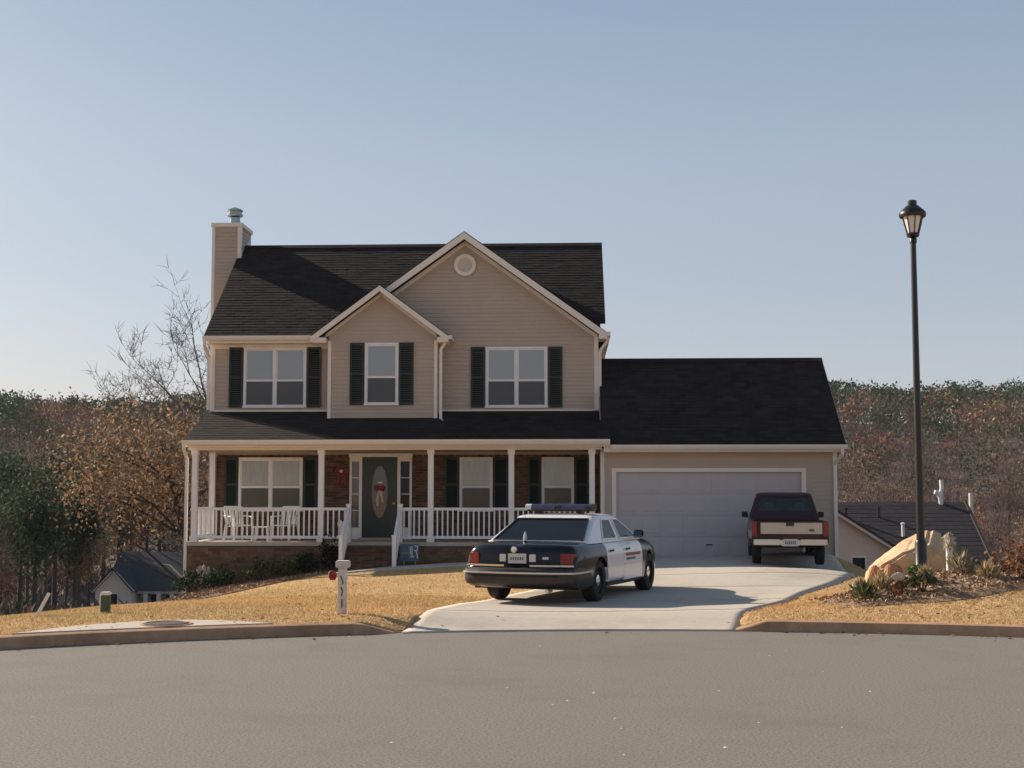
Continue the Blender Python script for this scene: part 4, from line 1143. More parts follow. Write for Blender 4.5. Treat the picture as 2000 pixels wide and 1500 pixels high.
for x, y in ((1, 0), (-1, 0), (1, 2.91), (-1, 2.91)): wheel(pc, x * .845, y, .345, .235, 'steel')
# mirrors, antenna, light bar
for s in (1, -1):
    mi = MB().add([(s * .90, 2.02, .99), (s * 1.10, 1.98, 1.0), (s * 1.12, 1.98, 1.13), (s * .94, 2.0, 1.14), (s * .92, 2.14, 1.0), (s * 1.08, 2.12, 1.01), (s * 1.09, 2.12, 1.11), (s * .95, 2.13, 1.12)],
                  [(0, 1, 2, 3), (7, 6, 5, 4), (0, 4, 5, 1), (1, 5, 6, 2), (2, 6, 7, 3), (3, 7, 4, 0)]).build('mirror', 'police_black', pc, bevel=.02)
    MB().quad((s * .93, 1.984, 1.01), (s * 1.09, 1.966, 1.02), (s * 1.10, 1.966, 1.12), (s * .95, 1.984, 1.125)).build('mirror_glass', 'chrome', mi)
an = MB().lathe([(.035, .975), (.03, 1.01), (.014, 1.03), (.004, 1.06), (.003, 1.45)], 10, (-.06, -.78, 0)).build('antenna', 'police_black', pc, smooth=50)
MB().lathe([(.028, 1.005), (.034, 1.04), (.022, 1.12), (.006, 1.16)], 10, (-.06, -.78, 0)).build('antenna_base', 'clear_lens', an, smooth=50)
lb = MB().box(-.58, .58, .62, .88, 1.475, 1.505).box(-.40, -.34, .68, .82, 1.425, 1.476).box(.34, .40, .68, .82, 1.425, 1.476).build('light_bar', 'bumper_black', pc)
for x0, x1, m in ((-.61, -.50, 'clear_lens'), (-.498, -.06, 'blue_lens'), (-.055, .055, 'bumper_black'), (.06, .498, 'blue_lens'), (.50, .61, 'bumper_black')):  # pale left end and black right end put sunlight into the colours
    MB().prism([(.60, 1.506), (.60, 1.575), (.65, 1.60), (.85, 1.60), (.90, 1.575), (.90, 1.506)], 'x', x0, x1).build('light_lens', m, lb)
def bow_plan(root):
    # rear and nose are curved in plan: corners swept back
    seen = set()
    for o in root.children_recursive:
        if o.type != 'MESH' or o.data.name in seen or any(k in o.name for k in ('wheel', 'tyre', 'hubcap')): continue
        seen.add(o.data.name)
        if o.name.split('.')[0] in ('body', 'rear_bumper', 'tail_light', 'roof', 'rear_window', 'windscreen'):
            bm = bmesh.new(); bm.from_mesh(o.data)
            for xx in [k * .12 for k in range(-8, 9)]:
                bmesh.ops.bisect_plane(bm, geom=bm.verts[:] + bm.edges[:] + bm.faces[:], plane_co=(xx, 0, 0), plane_no=(1, 0, 0))
            bm.to_mesh(o.data); bm.free(); o.data.set_sharp_from_angle(angle=R_(32))
        oy = o.matrix_basis.translation.y if o.parent is root else 0
        for v in o.data.vertices:
            q = min(1, abs(v.co.x) / .95) ** 2.4; y = v.co.y
            if y < -.3: v.co.y += .15 * min(1, (-.3 - y) / 1.0) * q
            elif y > 2.6: v.co.y -= .30 * min(1, (y - 2.6) / 1.3) * q
        o.data.update()
bow_plan(pc)
sc_ = .93
pc.scale = (sc_, sc_, sc_)
pc.rotation_euler = (0, 0, R_(-19.8)); pc.location = (-.39, 21.02, .052)

# ---- pickup truck
pt = empty('pickup_truck', (0, 0, 0), 'maroon and tan pickup truck parked nose in against the garage door', 'truck')
def prof_truck(s):
    y, w, zb, zs, zt = s; zm = (zb + zs) / 2
    return [(0, zb), (w * .85, zb), (w - .03, zb + .03), (w, zb + .15), (w, zm + .1), (w - .02, zs - .07), (w - .06, zs), (w * .7, zt - .01), (0, zt)]
cab = body_loft([(1.02, .82, .36, .98, .985), (1.04, .835, .34, .99, .995), (2.3, .835, .34, .99, 1.0), (2.6, .83, .36, .98, 1.02), (3.1, .82, .38, .93, .98), (3.25, .80, .40, .86, .9), (3.30, .76, .46, .78, .8)], 50, prof_truck).build('cab_body', 'maroon', pt, smooth=32)
cut_wheels(cab, [(1, 2.72), (-1, 2.72)], .40, .56)
for s in (1, -1):
    poly = [(s * .70, .50), (s * .80, .44), (s * .835, .55), (s * .84, .78), (s * .825, .95), (s * .80, 1.0), (s * .73, 1.0), (s * .72, .95)]
    bs = MB().prism(poly, 'y', -.93, 1.0).build('bed_side', 'maroon', pt, smooth=30)
    cut_wheels(bs, [(s, 0)], .42, .50)
    MB().box(s * .842 - .004, s * .842 + .004, -.9, .98, .60, .78).build('side_stripe', 'tan_paint', bs)
    tl_ = MB().prism([(s * .715, -.955), (s * .838, -.945), (s * .846, -.86), (s * .72, -.86)], 'z', .66, .985).build('tail_light', 'red_lens', pt, bevel=.008)
MB().box(-.70, .70, -.85, 1.0, .56, .60).build('bed_floor', 'bumper_black', pt)
MB().box(-.70, .70, .985, 1.018, .6, 1.0).build('bed_front_panel', 'maroon', pt)
MB().box(-.72, .72, -.5, .95, .40, .55).build('underbody', 'rubber', pt)
tg = MB().box(-.705, .705, -.945, -.885, .60, .995).build('tailgate', 'maroon', pt, bevel=.012)
MB().box(-.64, .70, -.954, -.944, .715, .965).build('tailgate_panel', 'tan_paint', tg, bevel=.008)
MB().box(-.09, .09, -.964, -.953, .89, .965).build('handle', 'bumper_black', tg, bevel=.006)
MB().prism([(.47 + .065 * math.cos(a), .80 + .028 * math.sin(a)) for a in np.linspace(0, 6.283, 20, endpoint=False)], 'y', -.968, -.953).build('emblem', 'plate_print', tg)
bm_ = MB().box(-.80, -.21, -1.07, -.97, .475, .60).box(.21, .80, -1.07, -.97, .475, .60).box(-.209, .209, -1.05, -.96, .46, .59).build('rear_bumper', 'dull_chrome', pt, bevel=.015)
pl = MB().box(-.155, .155, -1.062, -1.053, .45, .61).build('licence_plate', 'plate_white', bm_)
mb = MB()
for k in range(6): mb.box(-.115 + k * .04, -.115 + k * .04 + .024, -1.0650, -1.0625, .50, .56)
mb.build('plate_characters', 'plate_print', pl)
MB().tube([(.5, -.3, .36), (.5, -1.0, .33)], .03, 8).build('exhaust_pipe', 'rim_dark', pt)
# cab greenhouse with real openings
def C4(t): w = .80 + (.64 - .80) * t; y0 = 1.05 + .16 * t; y1 = 2.42 - .55 * t; z = .99 + (1.56 - .99) * t; return w, y0, y1, z
def quad_frame(P, m_in, th, nrm):
    """P 4 outer corners; m_in margins (bottom, right, top, left) as fractions -> frame + inner corners"""
    P = [Vector(p) for p in P]
    def pt_(u, v): return P[0].lerp(P[1], u).lerp(P[3].lerp(P[2], u), v)
    b, r, t, l = m_in
    I = [pt_(l, b), pt_(1 - r, b), pt_(1 - r, 1 - t), pt_(l, 1 - t)]
    n = Vector(nrm).normalized() * th
    mb = MB(); O2 = [p - n for p in P]; I2 = [p - n for p in I]
    for i in range(4):
        j = (i + 1) % 4
        mb.add([P[i], P[j], I[j], I[i], O2[i], O2[j], I2[j], I2[i]], [(0, 1, 2, 3), (7, 6, 5, 4), (3, 2, 6, 7), (1, 0, 4, 5)])
    return mb, I
b0, b1 = C4(0), C4(1)
cr = MB()
def corner(side, fb, t): w, y0, y1, z = C4(t); return (side * w, y0 if fb == 0 else y1, z)
panels = {'rear': ([corner(-1, 0, 0), corner(1, 0, 0), corner(1, 0, 1), corner(-1, 0, 1)], (.38, .06, .07, .06), (0, -1, .3)),
          'front': ([corner(1, 1, 0), corner(-1, 1, 0), corner(-1, 1, 1), corner(1, 1, 1)], (.06, .06, .06, .06), (0, 1, .9)),
          'right': ([corner(1, 0, 0), corner(1, 1, 0), corner(1, 1, 1), corner(1, 0, 1)], (.08, .10, .08, .16), (1, 0, .3)),
          'left': ([corner(-1, 1, 0), corner(-1, 0, 0), corner(-1, 0, 1), corner(-1, 1, 1)], (.08, .16, .08, .10), (-1, 0, .3))}
allmb = MB(); gl = []
for k, (P, mg, nrm) in panels.items():
    f, I = quad_frame(P, mg, .04, nrm); allmb.add(f.v, f.f)
    n = Vector(nrm).normalized()
    g = MB(); plate(g, [p - n * .02 for p in I], nrm, .004); gl.append((k, g))
w, y0, y1, z = C4(1)
rg = [ring(w + .005, y0 - .005, y1 + .005, z - .01, .06, 5), ring(w + .0, y0, y1, z + .035, .07, 5), ring(w - .05, y0 + .05, y1 - .06, z + .065, .08, 5), ring(w - .2, y0 + .2, y1 - .2, z + .078, .08, 5)]
m_ = len(rg[0])
allmb.add([p for r in rg for p in r], [(j * m_ + i, j * m_ + (i + 1) % m_, (j + 1) * m_ + (i + 1) % m_, (j + 1) * m_ + i) for j in range(3) for i in range(m_)] + [tuple(range(3 * m_, 4 * m_)), tuple(range(m_))[::-1]])
cabtop = allmb.build('cab_roof', 'maroon', pt, smooth=35)
for k, g in gl: g.build({'rear': 'rear_window', 'front': 'windscreen'}.get(k, 'side_window'), 'truck_glass', cabtop)
for x in (-.36, .36):
    s = MB().box(x - .26, x + .26, 1.28, 1.42, .80, 1.26).build('seat_back', 'seat_cloth', pt, bevel=.03)
    MB().box(x - .13, x + .13, 1.29, 1.39, 1.27, 1.40).build('headrest', 'seat_cloth', s, bevel=.03)
MB().box(-.78, .78, 2.1, 2.4, .9, 1.06).build('dashboard', 'seat_cloth', pt)
MB().bar((0, 1.95, 1.50), (0, 1.93, 1.42), .02).box(-.12, .12, 1.92, 1.94, 1.40, 1.46).build('rear_view_mirror', 'rubber', pt)
for s in (1, -1):
    MB().add([(s * .80, 1.93, 1.02), (s * .98, 1.90, 1.04), (s * .98, 1.90, 1.17), (s * .84, 1.92, 1.18), (s * .82, 2.0, 1.03), (s * .96, 1.98, 1.05), (s * .96, 1.98, 1.15), (s * .86, 1.99, 1.16)],
             [(0, 1, 2, 3), (7, 6, 5, 4), (0, 4, 5, 1), (1, 5, 6, 2), (2, 6, 7, 3), (3, 7, 4, 0)]).build('mirror', 'bumper_black', pt, bevel=.012)
for x, y in ((1, 0), (-1, 0), (1, 2.72), (-1, 2.72)): wheel(pt, x * .70, y, .345, .20, 'alloy')
pt.rotation_euler = (0, 0, R_(-5.8)); pt.location = (4.94, 30.75, .105)
HAZE = .00012
# ------------------------------------------------------------------ street lamp
lx, ly = 5.03, 19.5; lz = gz(lx, ly)
lamp = empty('street_lamp', (lx, ly, lz), 'tall black street lamp with a tapered lantern on the right verge', 'street lamp')
o_ = (lx, ly, lz)
MB().lathe([(.13, -.15), (.13, .05), (.115, .08), (.085, .12), (.085, .50), (.07, .54)], 16, o_).build('lamp_base', 'black_metal', lamp, smooth=40)
MB().lathe([(.058, .53), (.052, 2.0), (.040, 4.86), (.052, 4.87), (.052, 4.93), (.035, 4.95)], 16, o_).build('lamp_pole', 'black_metal', lamp, smooth=40)
Z0, Z1 = 4.99, 5.30
MB().lathe([(.03, 4.94), (.085, 4.96), (.095, 5.0), (.085, 5.01)], 16, o_).build('lantern_base', 'black_metal', lamp, smooth=40)
g_ = MB().lathe([(.082, Z0 + .02), (.155, Z1)], 8, o_).build('lantern_glass', 'lantern_glass', lamp)
fr_ = MB()
for k in range(8):
    a = 2 * math.pi * k / 8
    fr_.bar((lx + .084 * math.cos(a), ly + .084 * math.sin(a), lz + Z0 + .01), (lx + .16 * math.cos(a), ly + .16 * math.sin(a), lz + Z1 + .005), .014)
fr_.build('lantern_frame', 'black_metal', lamp)
MB().lathe([(.185, Z1 - .05), (.195, Z1 - .02), (.19, Z1 + .02), (.15, Z1 + .06), (.09, Z1 + .115), (.06, Z1 + .13), (.065, Z1 + .15), (.065, Z1 + .19), (.05, Z1 + .20)], 20, o_).build('lantern_cap', 'black_metal', lamp, smooth=40)
MB().lathe([(.03, Z0 + .03), (.03, Z0 + .15), (.045, Z0 + .2), (.04, Z0 + .25), (.01, Z0 + .27)], 12, o_).build('bulb', 'clear_lens', lamp, smooth=50)

# ------------------------------------------------------------------ verge things
def blob(name, c, s, m, seed, label, cat, group=None, sub=3, amp=.22, cut=(.62, .9), rot=0.0, flat=0.0, shape=None, root=None):
    bm = bmesh.new(); bmesh.ops.create_icosphere(bm, subdivisions=sub, radius=1)
    rg = random.Random(seed); fr = [(Vector((rg.gauss(0, 1), rg.gauss(0, 1), rg.gauss(0, 1))) * rg.uniform(1, 2.6), rg.uniform(0, 6.3), rg.uniform(.3, 1)) for _ in range(9)]
    pl = [(Vector((rg.gauss(0, 1), rg.gauss(0, 1), rg.gauss(0, .7))).normalized(), rg.uniform(*cut)) for _ in range(14)]
    for v in bm.verts:
        p = v.co.copy()
        for n, d in pl:
            e = p.dot(n)
            if e > d: p -= n * (e - d) * .95
        p *= 1 + amp * .25 * sum(w * math.sin(p.dot(k) * 1.5 + ph) for k, ph, w in fr) / 3
        if shape: p = shape(p)
        v.co = Vector((p.x * s[0], p.y * s[1], p.z * s[2]))
    bmesh.ops.recalc_face_normals(bm, faces=bm.faces)
    me = bpy.data.meshes.new(name); bm.to_mesh(me); bm.free(); me.materials.append(M[m])
    me.polygons.foreach_set('use_smooth', [True] * len(me.polygons)); me.set_sharp_from_angle(angle=R_(38))
    o = bpy.data.objects.new(name, me); link(o, None, c); o.rotation_euler = (0, 0, rot)
    return tag(o, label, cat, group)
def hull_rock(name, c, pts, m, label, cat, group=None, bev=.02, amp=.012, rot=0, seed=1):
    bm = bmesh.new()
    for p in pts: bm.verts.new(p)
    r = bmesh.ops.convex_hull(bm, input=bm.verts[:])
    bmesh.ops.delete(bm, geom=[g for g in r['geom_interior'] if isinstance(g, bmesh.types.BMVert)], context='VERTS')
    bmesh.ops.dissolve_limit(bm, angle_limit=R_(9), verts=bm.verts[:], edges=bm.edges[:])
    bmesh.ops.bevel(bm, geom=bm.edges[:], offset=bev, segments=2, affect='EDGES', clamp_overlap=True)
    bmesh.ops.triangulate(bm, faces=bm.faces[:])
    for k in range(3):
        L_ = max(.05, bev * 2.2); ed = [e for e in bm.edges if e.calc_length() > L_]
        if ed: bmesh.ops.subdivide_edges(bm, edges=ed, cuts=1); bmesh.ops.triangulate(bm, faces=bm.faces[:])
    from mathutils import noise
    for v in bm.verts:
        q = v.co * 7 + Vector((seed * 3.1, 0, 0))
        v.co += v.co.normalized() * (noise.fractal(q, 1.0, 2.0, 4) * amp + (noise.noise(v.co * 3 + Vector((seed, 2, 1)))) * amp * 1.5)
    bmesh.ops.recalc_face_normals(bm, faces=bm.faces)
    me = bpy.data.meshes.new(name); bm.to_mesh(me); bm.free(); me.materials.append(M[m])
    me.polygons.foreach_set('use_smooth', [True] * len(me.polygons)); me.set_sharp_from_angle(angle=R_(32))
    o = bpy.data.objects.new(name, me); link(o, None, c); o.rotation_euler = (0, 0, rot)
    return tag(o, label, cat, group)
bx, by = 5.10, 20.6; bz = gz(bx, by)
hull_rock('boulder', (bx, by, bz - .05), [(-.66, -.40, .02), (-.56, -.42, .30), (-.14, -.46, .56), (.18, -.44, .66), (.44, -.46, .50), (.50, -.44, 0), (-.62, .1, .24), (-.50, .35, .30), (-.10, .1, .66), (.20, .12, .84), (.40, .10, .90), (.57, .08, .80), (.63, .1, .45), (.60, .2, 0), (.3, .45, .70), (-.3, .5, .2), (.5, .4, .3), (-.6, .3, 0), (.3, .5, 0)],
          'boulder', 'large tan boulder sloping up to the right behind the lamp post', 'boulder', bev=.045, amp=.020)
for i, (px_, py_, s, m, lab) in enumerate([
    (4.44, 19.95, (.17, .14, .24), 'orange_rock', 'rusty orange rock at the low left end of the tan boulder'),
    (4.70, 19.80, (.15, .13, .22), 'orange_rock', 'rusty orange rock in front of the middle of the tan boulder'),
    (4.55, 19.62, (.11, .10, .13), 'orange_rock', 'smaller rusty rock wedged between the two larger orange rocks'),
    (4.22, 19.95, (.10, .10, .15), 'pale_rock', 'small cream rock furthest left beside the orange rocks'),
    (4.62, 19.2, (.30, .16, .13), 'pale_rock', 'long flat pale rock edging the mulch bed below the orange rocks'),
    (4.12, 19.0, (.24, .14, .12), 'pale_rock', 'flat pale rock nearest the driveway in the mulch bed'),
    (4.92, 19.05, (.18, .12, .10), 'pale_rock', 'flat pale rock beside the foot of the lamp post'),
    (6.75, 19.35, (.30, .2, .08), 'pale_rock', 'low pale rock in the mulch on the right of the slim white post')]):
    rk_ = random.Random(60 + i); P_ = []
    for k in range(15):
        d_ = Vector((rk_.gauss(0, 1), rk_.gauss(0, 1), rk_.gauss(.2, .8))).normalized() * rk_.uniform(.85, 1.1); P_.append((d_.x * s[0], d_.y * s[1], d_.z * s[2]))
    hull_rock('rock', (px_, py_, gz(px_, py_) + s[2] * .55), P_, m, lab, 'rock', 'rocks edging the lamp post bed', bev=.012, amp=.008, rot=rnd.uniform(0, .6), seed=i)
# utility box left of the lamp foot
# slim white post with a dried bunch tied to its top
mx, my = 5.33, 19.15; mz = gz(mx, my)
mail = empty('white_post', (mx, my, mz), 'slim white post topped with a pale dried bunch right of the street lamp', 'post')
MB().box(mx - .034, mx + .034, my - .034, my + .034, mz - .1, mz + .46).box(mx - .042, mx + .042, my - .042, my + .042, mz + .461, mz + .48).build('post', 'white_paint', mail, bevel=.005)
rg = np.random.default_rng(5); n = 260
a_ = rg.uniform(0, 6.283, n); u_ = rg.random(n)
p_ = np.stack([mx + np.cos(a_) * .085 * u_, my - .04 + np.sin(a_) * .07 * u_, mz + .50 + np.clip(rg.normal(size=n), -1.4, 1.4) * .065 - .02 * u_], 1)
d_ = np.stack([np.cos(a_) * .8 * u_, np.sin(a_) * .6 * u_, np.where(rg.random(n) < .62, 1.0, -1.0)], 1)
v, f = rand_quads(p_, rg.uniform(.05, .11, n), rg, .22, d_)
o = bpy.data.objects.new('dried_bunch', np_mesh('dried_bunch', v, f, 'seedhead')); COL.objects.link(o); o.parent = mail; o.matrix_parent_inverse = Matrix.Translation(-Vector((mx, my, mz)))
MB().lathe([(.05, -.02), (.055, 0), (.05, .02)], 12, (mx, my - .03, mz + .50)).build('tie', 'white_paint', mail, smooth=50)
# low white number post on the left lawn
nx, ny = -2.98, 17.45; nz = gz(nx, ny)
npst = empty('number_post', (nx, ny, nz), 'low weathered white post with dark marks standing on the front lawn', 'post')
MB().box(nx - .052, nx + .052, ny - .05, ny + .05, nz - .1, nz + .60).build('post', 'weathered_white', npst, bevel=.006)
MB().box(nx - .085, nx + .09, ny - .08, ny + .08, nz + .60, nz + .69).build('cap', 'weathered_white', npst, bevel=.01)
def glyph(segs, zc, w=.03, h=.055):
    mb = MB()
    for (a, b), (c, d) in segs: mb.bar((nx + a * w, ny - .053, zc + b * h), (nx + c * w, ny - .053, zc + d * h), .014, .006, up=(0, 1, 0))
    return mb.build('mark', 'numeral', npst)
glyph([((-.5, 1), (.5, -.6)), ((.5, -.6), (.3, -1))], nz + .44)
glyph([((-.3, 1), (.3, .2)), ((.3, .2), (-.1, -1))], nz + .29)
glyph([((.1, 1), (.1, -1))], nz + .14)
blob('red_ornament', (nx - .14, ny + .02, nz + .50), (.075, .07, .078), 'red_cloth', 5, 'round red ornament hanging on the left of the low white post', 'ornament', sub=3, amp=.5)
MB_ = MB().bar((nx - .14, ny + .02, nz + .57), (nx - .05, ny, nz + .63), .008)
o = MB_.build('hanger', 'black_metal', None, origin=(nx - .14, ny + .02, nz + .50)); o.parent = bpy.data.objects['red_ornament']; o.location = (0, 0, 0)
# leaning white stake and green utility pedestal at the left edge of the lawn
sx, sy = -6.93, 17.25; sz = gz(sx, sy)
t = MB().bar((sx - .06, sy, sz - .06), (sx + .12, sy + .03, sz + .30), .04).build('marker_stake', 'white_paint', None, origin=(sx, sy, sz))
tag(t, 'short white stake leaning to the right at the far left of the lawn', 'stake')
ux, uy = -6.22, 17.75; uz = gz(ux, uy)
t = empty('utility_pedestal', (ux, uy, uz), 'small green utility pedestal with sunlit top and left side painted pale on the left lawn', 'pedestal')
MB().box(ux - .055, ux + .055, uy - .05, uy + .05, uz - .05, uz + .24).build('case', 'pedestal_green', t, bevel=.01)
MB().box(ux - .065, ux + .065, uy - .06, uy + .06, uz + .24, uz + .28).build('sunlit_lid', 'white_paint', t, bevel=.012)  # white here paints sun on the top of the green box
MB().box(ux - .072, ux - .056, uy - .04, uy + .04, uz - .02, uz + .24).build('sunlit_side', 'white_paint', t)  # added white slab, paints sunlight on the left face

# ------------------------------------------------------------------ plants
def shrub(name, c, r, h, n, label, cat, tintc, group=None, leaf=.06, spiky=False, seed=1):
    rg = np.random.default_rng(seed)
    root = empty(name, c, label, cat, group)
    k = max(6, n // 45)
    d = rg.normal(size=(k, 3)); d /= np.linalg.norm(d, axis=1)[:, None]; d[:, 2] = np.abs(d[:, 2]) * 1.0
    cc = d * [r * .75, r * .75, h * .55] + [0, 0, h * .32]
    p = cc[rg.integers(0, k, n)] + rg.normal(size=(n, 3)) * [r * .22, r * .22, h * .15]
    p[:, 2] = np.abs(p[:, 2]) + .02
    if spiky:
        a = rg.uniform(0, 6.283, n); tl_ = rg.uniform(.1, .9, n); p = np.stack([np.cos(a) * r * tl_, np.sin(a) * r * tl_, h * rg.uniform(.2, 1, n) * (1.1 - .5 * tl_)], 1)
        dirs = np.stack([np.cos(a) * tl_, np.sin(a) * tl_, np.ones(n)], 1)
        v, f = rand_quads(p, rg.uniform(.7, 1.6, n) * leaf * 2.2, rg, .12, dirs)
    else:
        v, f = rand_quads(p, rg.uniform(.6, 1.4, n) * leaf, rg, .65)
    tint = np.repeat(np.array(tintc)[rg.integers(0, len(tintc), n)], 4, axis=0)
    o = bpy.data.objects.new('foliage', np_mesh('foliage', v, f, 'leaf', tint)); COL.objects.link(o); o.parent = root; WO[o.name] = Vector(c)
    mb = MB()
    for i in range(6):
        a = i * 1.05 + seed; mb.tube([(c[0], c[1], c[2] - .05), (c[0] + math.cos(a) * r * .3, c[1] + math.sin(a) * r * .3, c[2] + h * .4), (c[0] + math.cos(a) * r * .6, c[1] + math.sin(a) * r * .6, c[2] + h * .75)], [.012, .008, .004], 5)
    mb.build('stem', 'shrub_stem', root)
    return root
DG = [(.020, .045, .022), (.028, .055, .024), (.015, .032, .022)]
OG = [(.07, .085, .035), (.10, .105, .045), (.05, .065, .03)]
for i, (x, y, r, h, tc, lab) in enumerate([
    (-9.55, 33.3, .40, .52, DG, 'dark green shrub nearest the left corner of the porch foundation'),
    (-8.75, 33.2, .42, .46, DG, 'low dark green shrub second from the left corner of the porch'),
    (-7.75, 33.0, .40, .50, OG, 'dusty olive shrub under the middle of the left porch railing'),
    (-7.1, 33.2, .42, .45, OG, 'small olive shrub between the dusty shrub and the porch steps'),
    (-6.6, 33.45, .30, .55, DG, 'dark green shrub just left of the tall evergreen by the steps'),
    (-6.05, 33.45, .24, .95, [(.012, .018, .014), (.016, .026, .018)], 'tall narrow dark evergreen beside the left stair rail')]):
    shrub('porch_shrub', (x, y, gz(x, y) + .04), r, h, 520, lab, 'shrub', tc, 'shrubs along the porch foundation', .075, seed=50 + i)
for i, (x, y, h) in enumerate([(-9.42, 33.72, .75), (-9.15, 33.6, .6)]):
    z = gz(x, y); r_ = empty('dry_plant', (x, y, z), ('taller' if i == 0 else 'shorter') + ' dry pinkish stalk plant against the left end of the foundation', 'plant', 'dry stalk plants by the foundation')
    for k in range(5):
        a = rnd.uniform(0, 6.28); d = rnd.uniform(.03, .16); tip = (x + math.cos(a) * d, y - abs(math.sin(a)) * d, z + h * rnd.uniform(.75, 1.05))
        st = MB().tube([(x, y, z - .03), (x + math.cos(a) * d * .4, y - abs(math.sin(a)) * d * .4, z + h * .5), tip], [.012, .01, .006], 5).build('stalk', 'dry_stalk', r_)
        MB().lathe([(.004, -.09), (.03, -.05), (.035, .0), (.02, .05), (.003, .08)], 7, tip).build('seed_head', 'seedhead', st)
YG = [(.12, .14, .05), (.17, .17, .07), (.08, .10, .04)]
RD = [(.16, .05, .03), (.20, .09, .05), (.11, .09, .04)]
for i, (x, y, r, h, tc, sp, lab) in enumerate([
    (3.95, 18.3, .20, .26, YG, True, 'spiky yellow green plant nearest the driveway in the mulch bed'),
    (4.35, 18.2, .17, .20, RD, False, 'small reddish plant between the two green plants in the mulch bed'),
    (4.72, 18.25, .17, .26, OG, False, 'round grey green plant in front of the flat pale rocks'),
    (4.90, 19.30, .11, .15, [(.07, .14, .04), (.10, .18, .06)], False, 'bright green plant just left of the lamp post foot'),
    (5.46, 19.02, .20, .34, [(.34, .28, .17), (.42, .34, .21), (.24, .20, .12)], True, 'pale straw grass round the foot of the slim white post'),
    (6.4, 18.6, .24, .16, [(.16, .11, .09), (.11, .08, .06)], False, 'low purplish ground plant right of the slim white post')]):
    shrub('bed_plant', (x, y, gz(x, y) + .04), r, h, 260, lab, 'plant', tc, 'plants in the lamp post bed', .055, sp, seed=80 + i)
ST = [(.50, .38, .20), (.60, .46, .26), (.40, .30, .16)]
for i, (x, y, r, h, lab) in enumerate([(4.28, 18.75, .16, .26, 'dry straw tuft left of the flat pale rocks'), (4.85, 18.62, .15, .24, 'dry straw tuft in front of the lamp post'), (5.75, 18.75, .17, .22, 'dry straw tuft in the mulch right of the lamp post')]):
    shrub('straw_tuft', (x, y, gz(x, y) + .04), r, h, 240, lab, 'grass tuft', ST, 'dry straw tufts in the lamp post bed', .055, True, seed=140 + i)
# rust coloured brush beyond the right verge
BR = [(.17, .065, .032), (.21, .10, .045), (.13, .06, .035)]
for i, (x, y, r, h) in enumerate([(8.2, 24.5, .8, 1.15), (9.6, 26.0, 1.0, 1.3), (11.2, 27.0, 1.1, 1.6), (12.8, 30, 1.3, 1.9), (10.6, 31.0, 1.2, 1.7)]):
    shrub('brush', (x, y, gz(x, y)), r, h, 1500, ['low russet brush nearest the right verge crest', 'russet brush second from the verge crest on the right', 'russet brush third from the verge crest on the right', 'largest russet brush at the right edge below the verge', 'russet brush below the verge nearest the neighbouring house'][i], 'brush', BR, 'russet brush beyond the right verge', .085, seed=110 + i)

# ------------------------------------------------------------------ neighbours down the slope
# left: small house in the valley
n1 = empty('valley_house', (-38, 120, -9.5), 'small pale house with dark blue roof and white front porch in the left valley', 'house')
def nb(name, m, x0, x1, y0, y1, z0, z1, parent=n1): return MB().box(x0, x1, y0, y1, z0, z1).build(name, m, parent)
MB().prism([(-42.5, -10.5), (-39.3, -10.5), (-39.3, -6.9), (-40.9, -5.25), (-42.5, -6.9)], 'y', 118.5, 126).build('wall', 'n_wall', n1)
for s in (-1, 1):
    MB().bar((-40.9, 118.35, -5.05), (-40.9 + s * 1.9, 118.35, -7.0), .22, .12, up=(0, 1, 0)).build('rake_board', 'n_white', n1)
MB().prism([(-42.8, -7.05), (-40.9, -5.05), (-39.0, -7.05), (-39.0, -6.9), (-40.9, -4.88), (-42.8, -6.9)], 'y', 118.2, 126).build('roof', 'n_roof', n1)
nb('wall', 'n_wall', -39.3, -33.0, 121.5, 128, -10.5, -6.9)
MB().prism([(119.6, -7.0), (124.5, -3.7), (129, -7.0)], 'x', -42.3, -32.6).build('roof', 'n_roof', n1)
nb('porch_beam', 'n_white', -39.2, -32.8, 119.9, 120.1, -7.25, -6.95)
for x in (-38.4, -37.2, -36.0, -34.8, -33.6): nb('porch_post', 'n_white', x - .17, x + .17, 119.85, 120.15, -9.9, -7.26)
for x in (-38.0, -36.6, -35.2): nb('window', 'dark_void', x - .35, x + .35, 121.42, 121.5, -9.0, -7.5)
w_ = nb('window', 'dark_void', -41.3, -40.5, 118.43, 118.5, -8.6, -7.2); nb('window_frame', 'n_white', -41.4, -40.4, 118.46, 118.49, -8.7, -7.1, w_)
nb('wall', 'n_wall', -47.0, -42.6, 122, 127, -10.5, -8.4)
MB().prism([(121.4, -9.2), (124.5, -6.7), (127.5, -9.2)], 'x', -47.3, -42.6).build('roof', 'n_roof', n1)
# right: house below the drive
n2 = empty('downhill_house', (13, 60, -6), 'beige house with long dark brown roof below the right verge', 'house')
shingles('roof', (10.5, 57.2, -1.9), (18.0, 57.2, -1.9), (10.5, 62, 1.33), (18.0, 62, 1.33), n2, 'n_roof_brown', course=.30, tab=.8)
shingles('roof', (18.0, 66.8, -1.9), (10.5, 66.8, -1.9), (18.0, 62, 1.33), (10.5, 62, 1.33), n2, 'n_roof_brown', course=.5, tab=1.6)
MB().prism([(57.6, -8), (66.4, -8), (66.4, -2.0), (62, 1.0), (57.6, -2.0)], 'x', 10.6, 17.8).build('wall', 'n_wall_tan', n2)
MB().prism([(57.1, -2.1), (57.1, -1.85), (62, 1.42), (66.9, -1.85), (66.9, -2.1), (62, 1.16)], 'x', 18.0, 18.12).build('rake_board', 'n_roof_brown', n2)
MB().prism([(6.9, -8), (13.4, -8), (13.4, -.75), (10.1, 1.35), (6.9, -.75)], 'y', 55.6, 60).build('wall', 'n_wall_tan', n2)
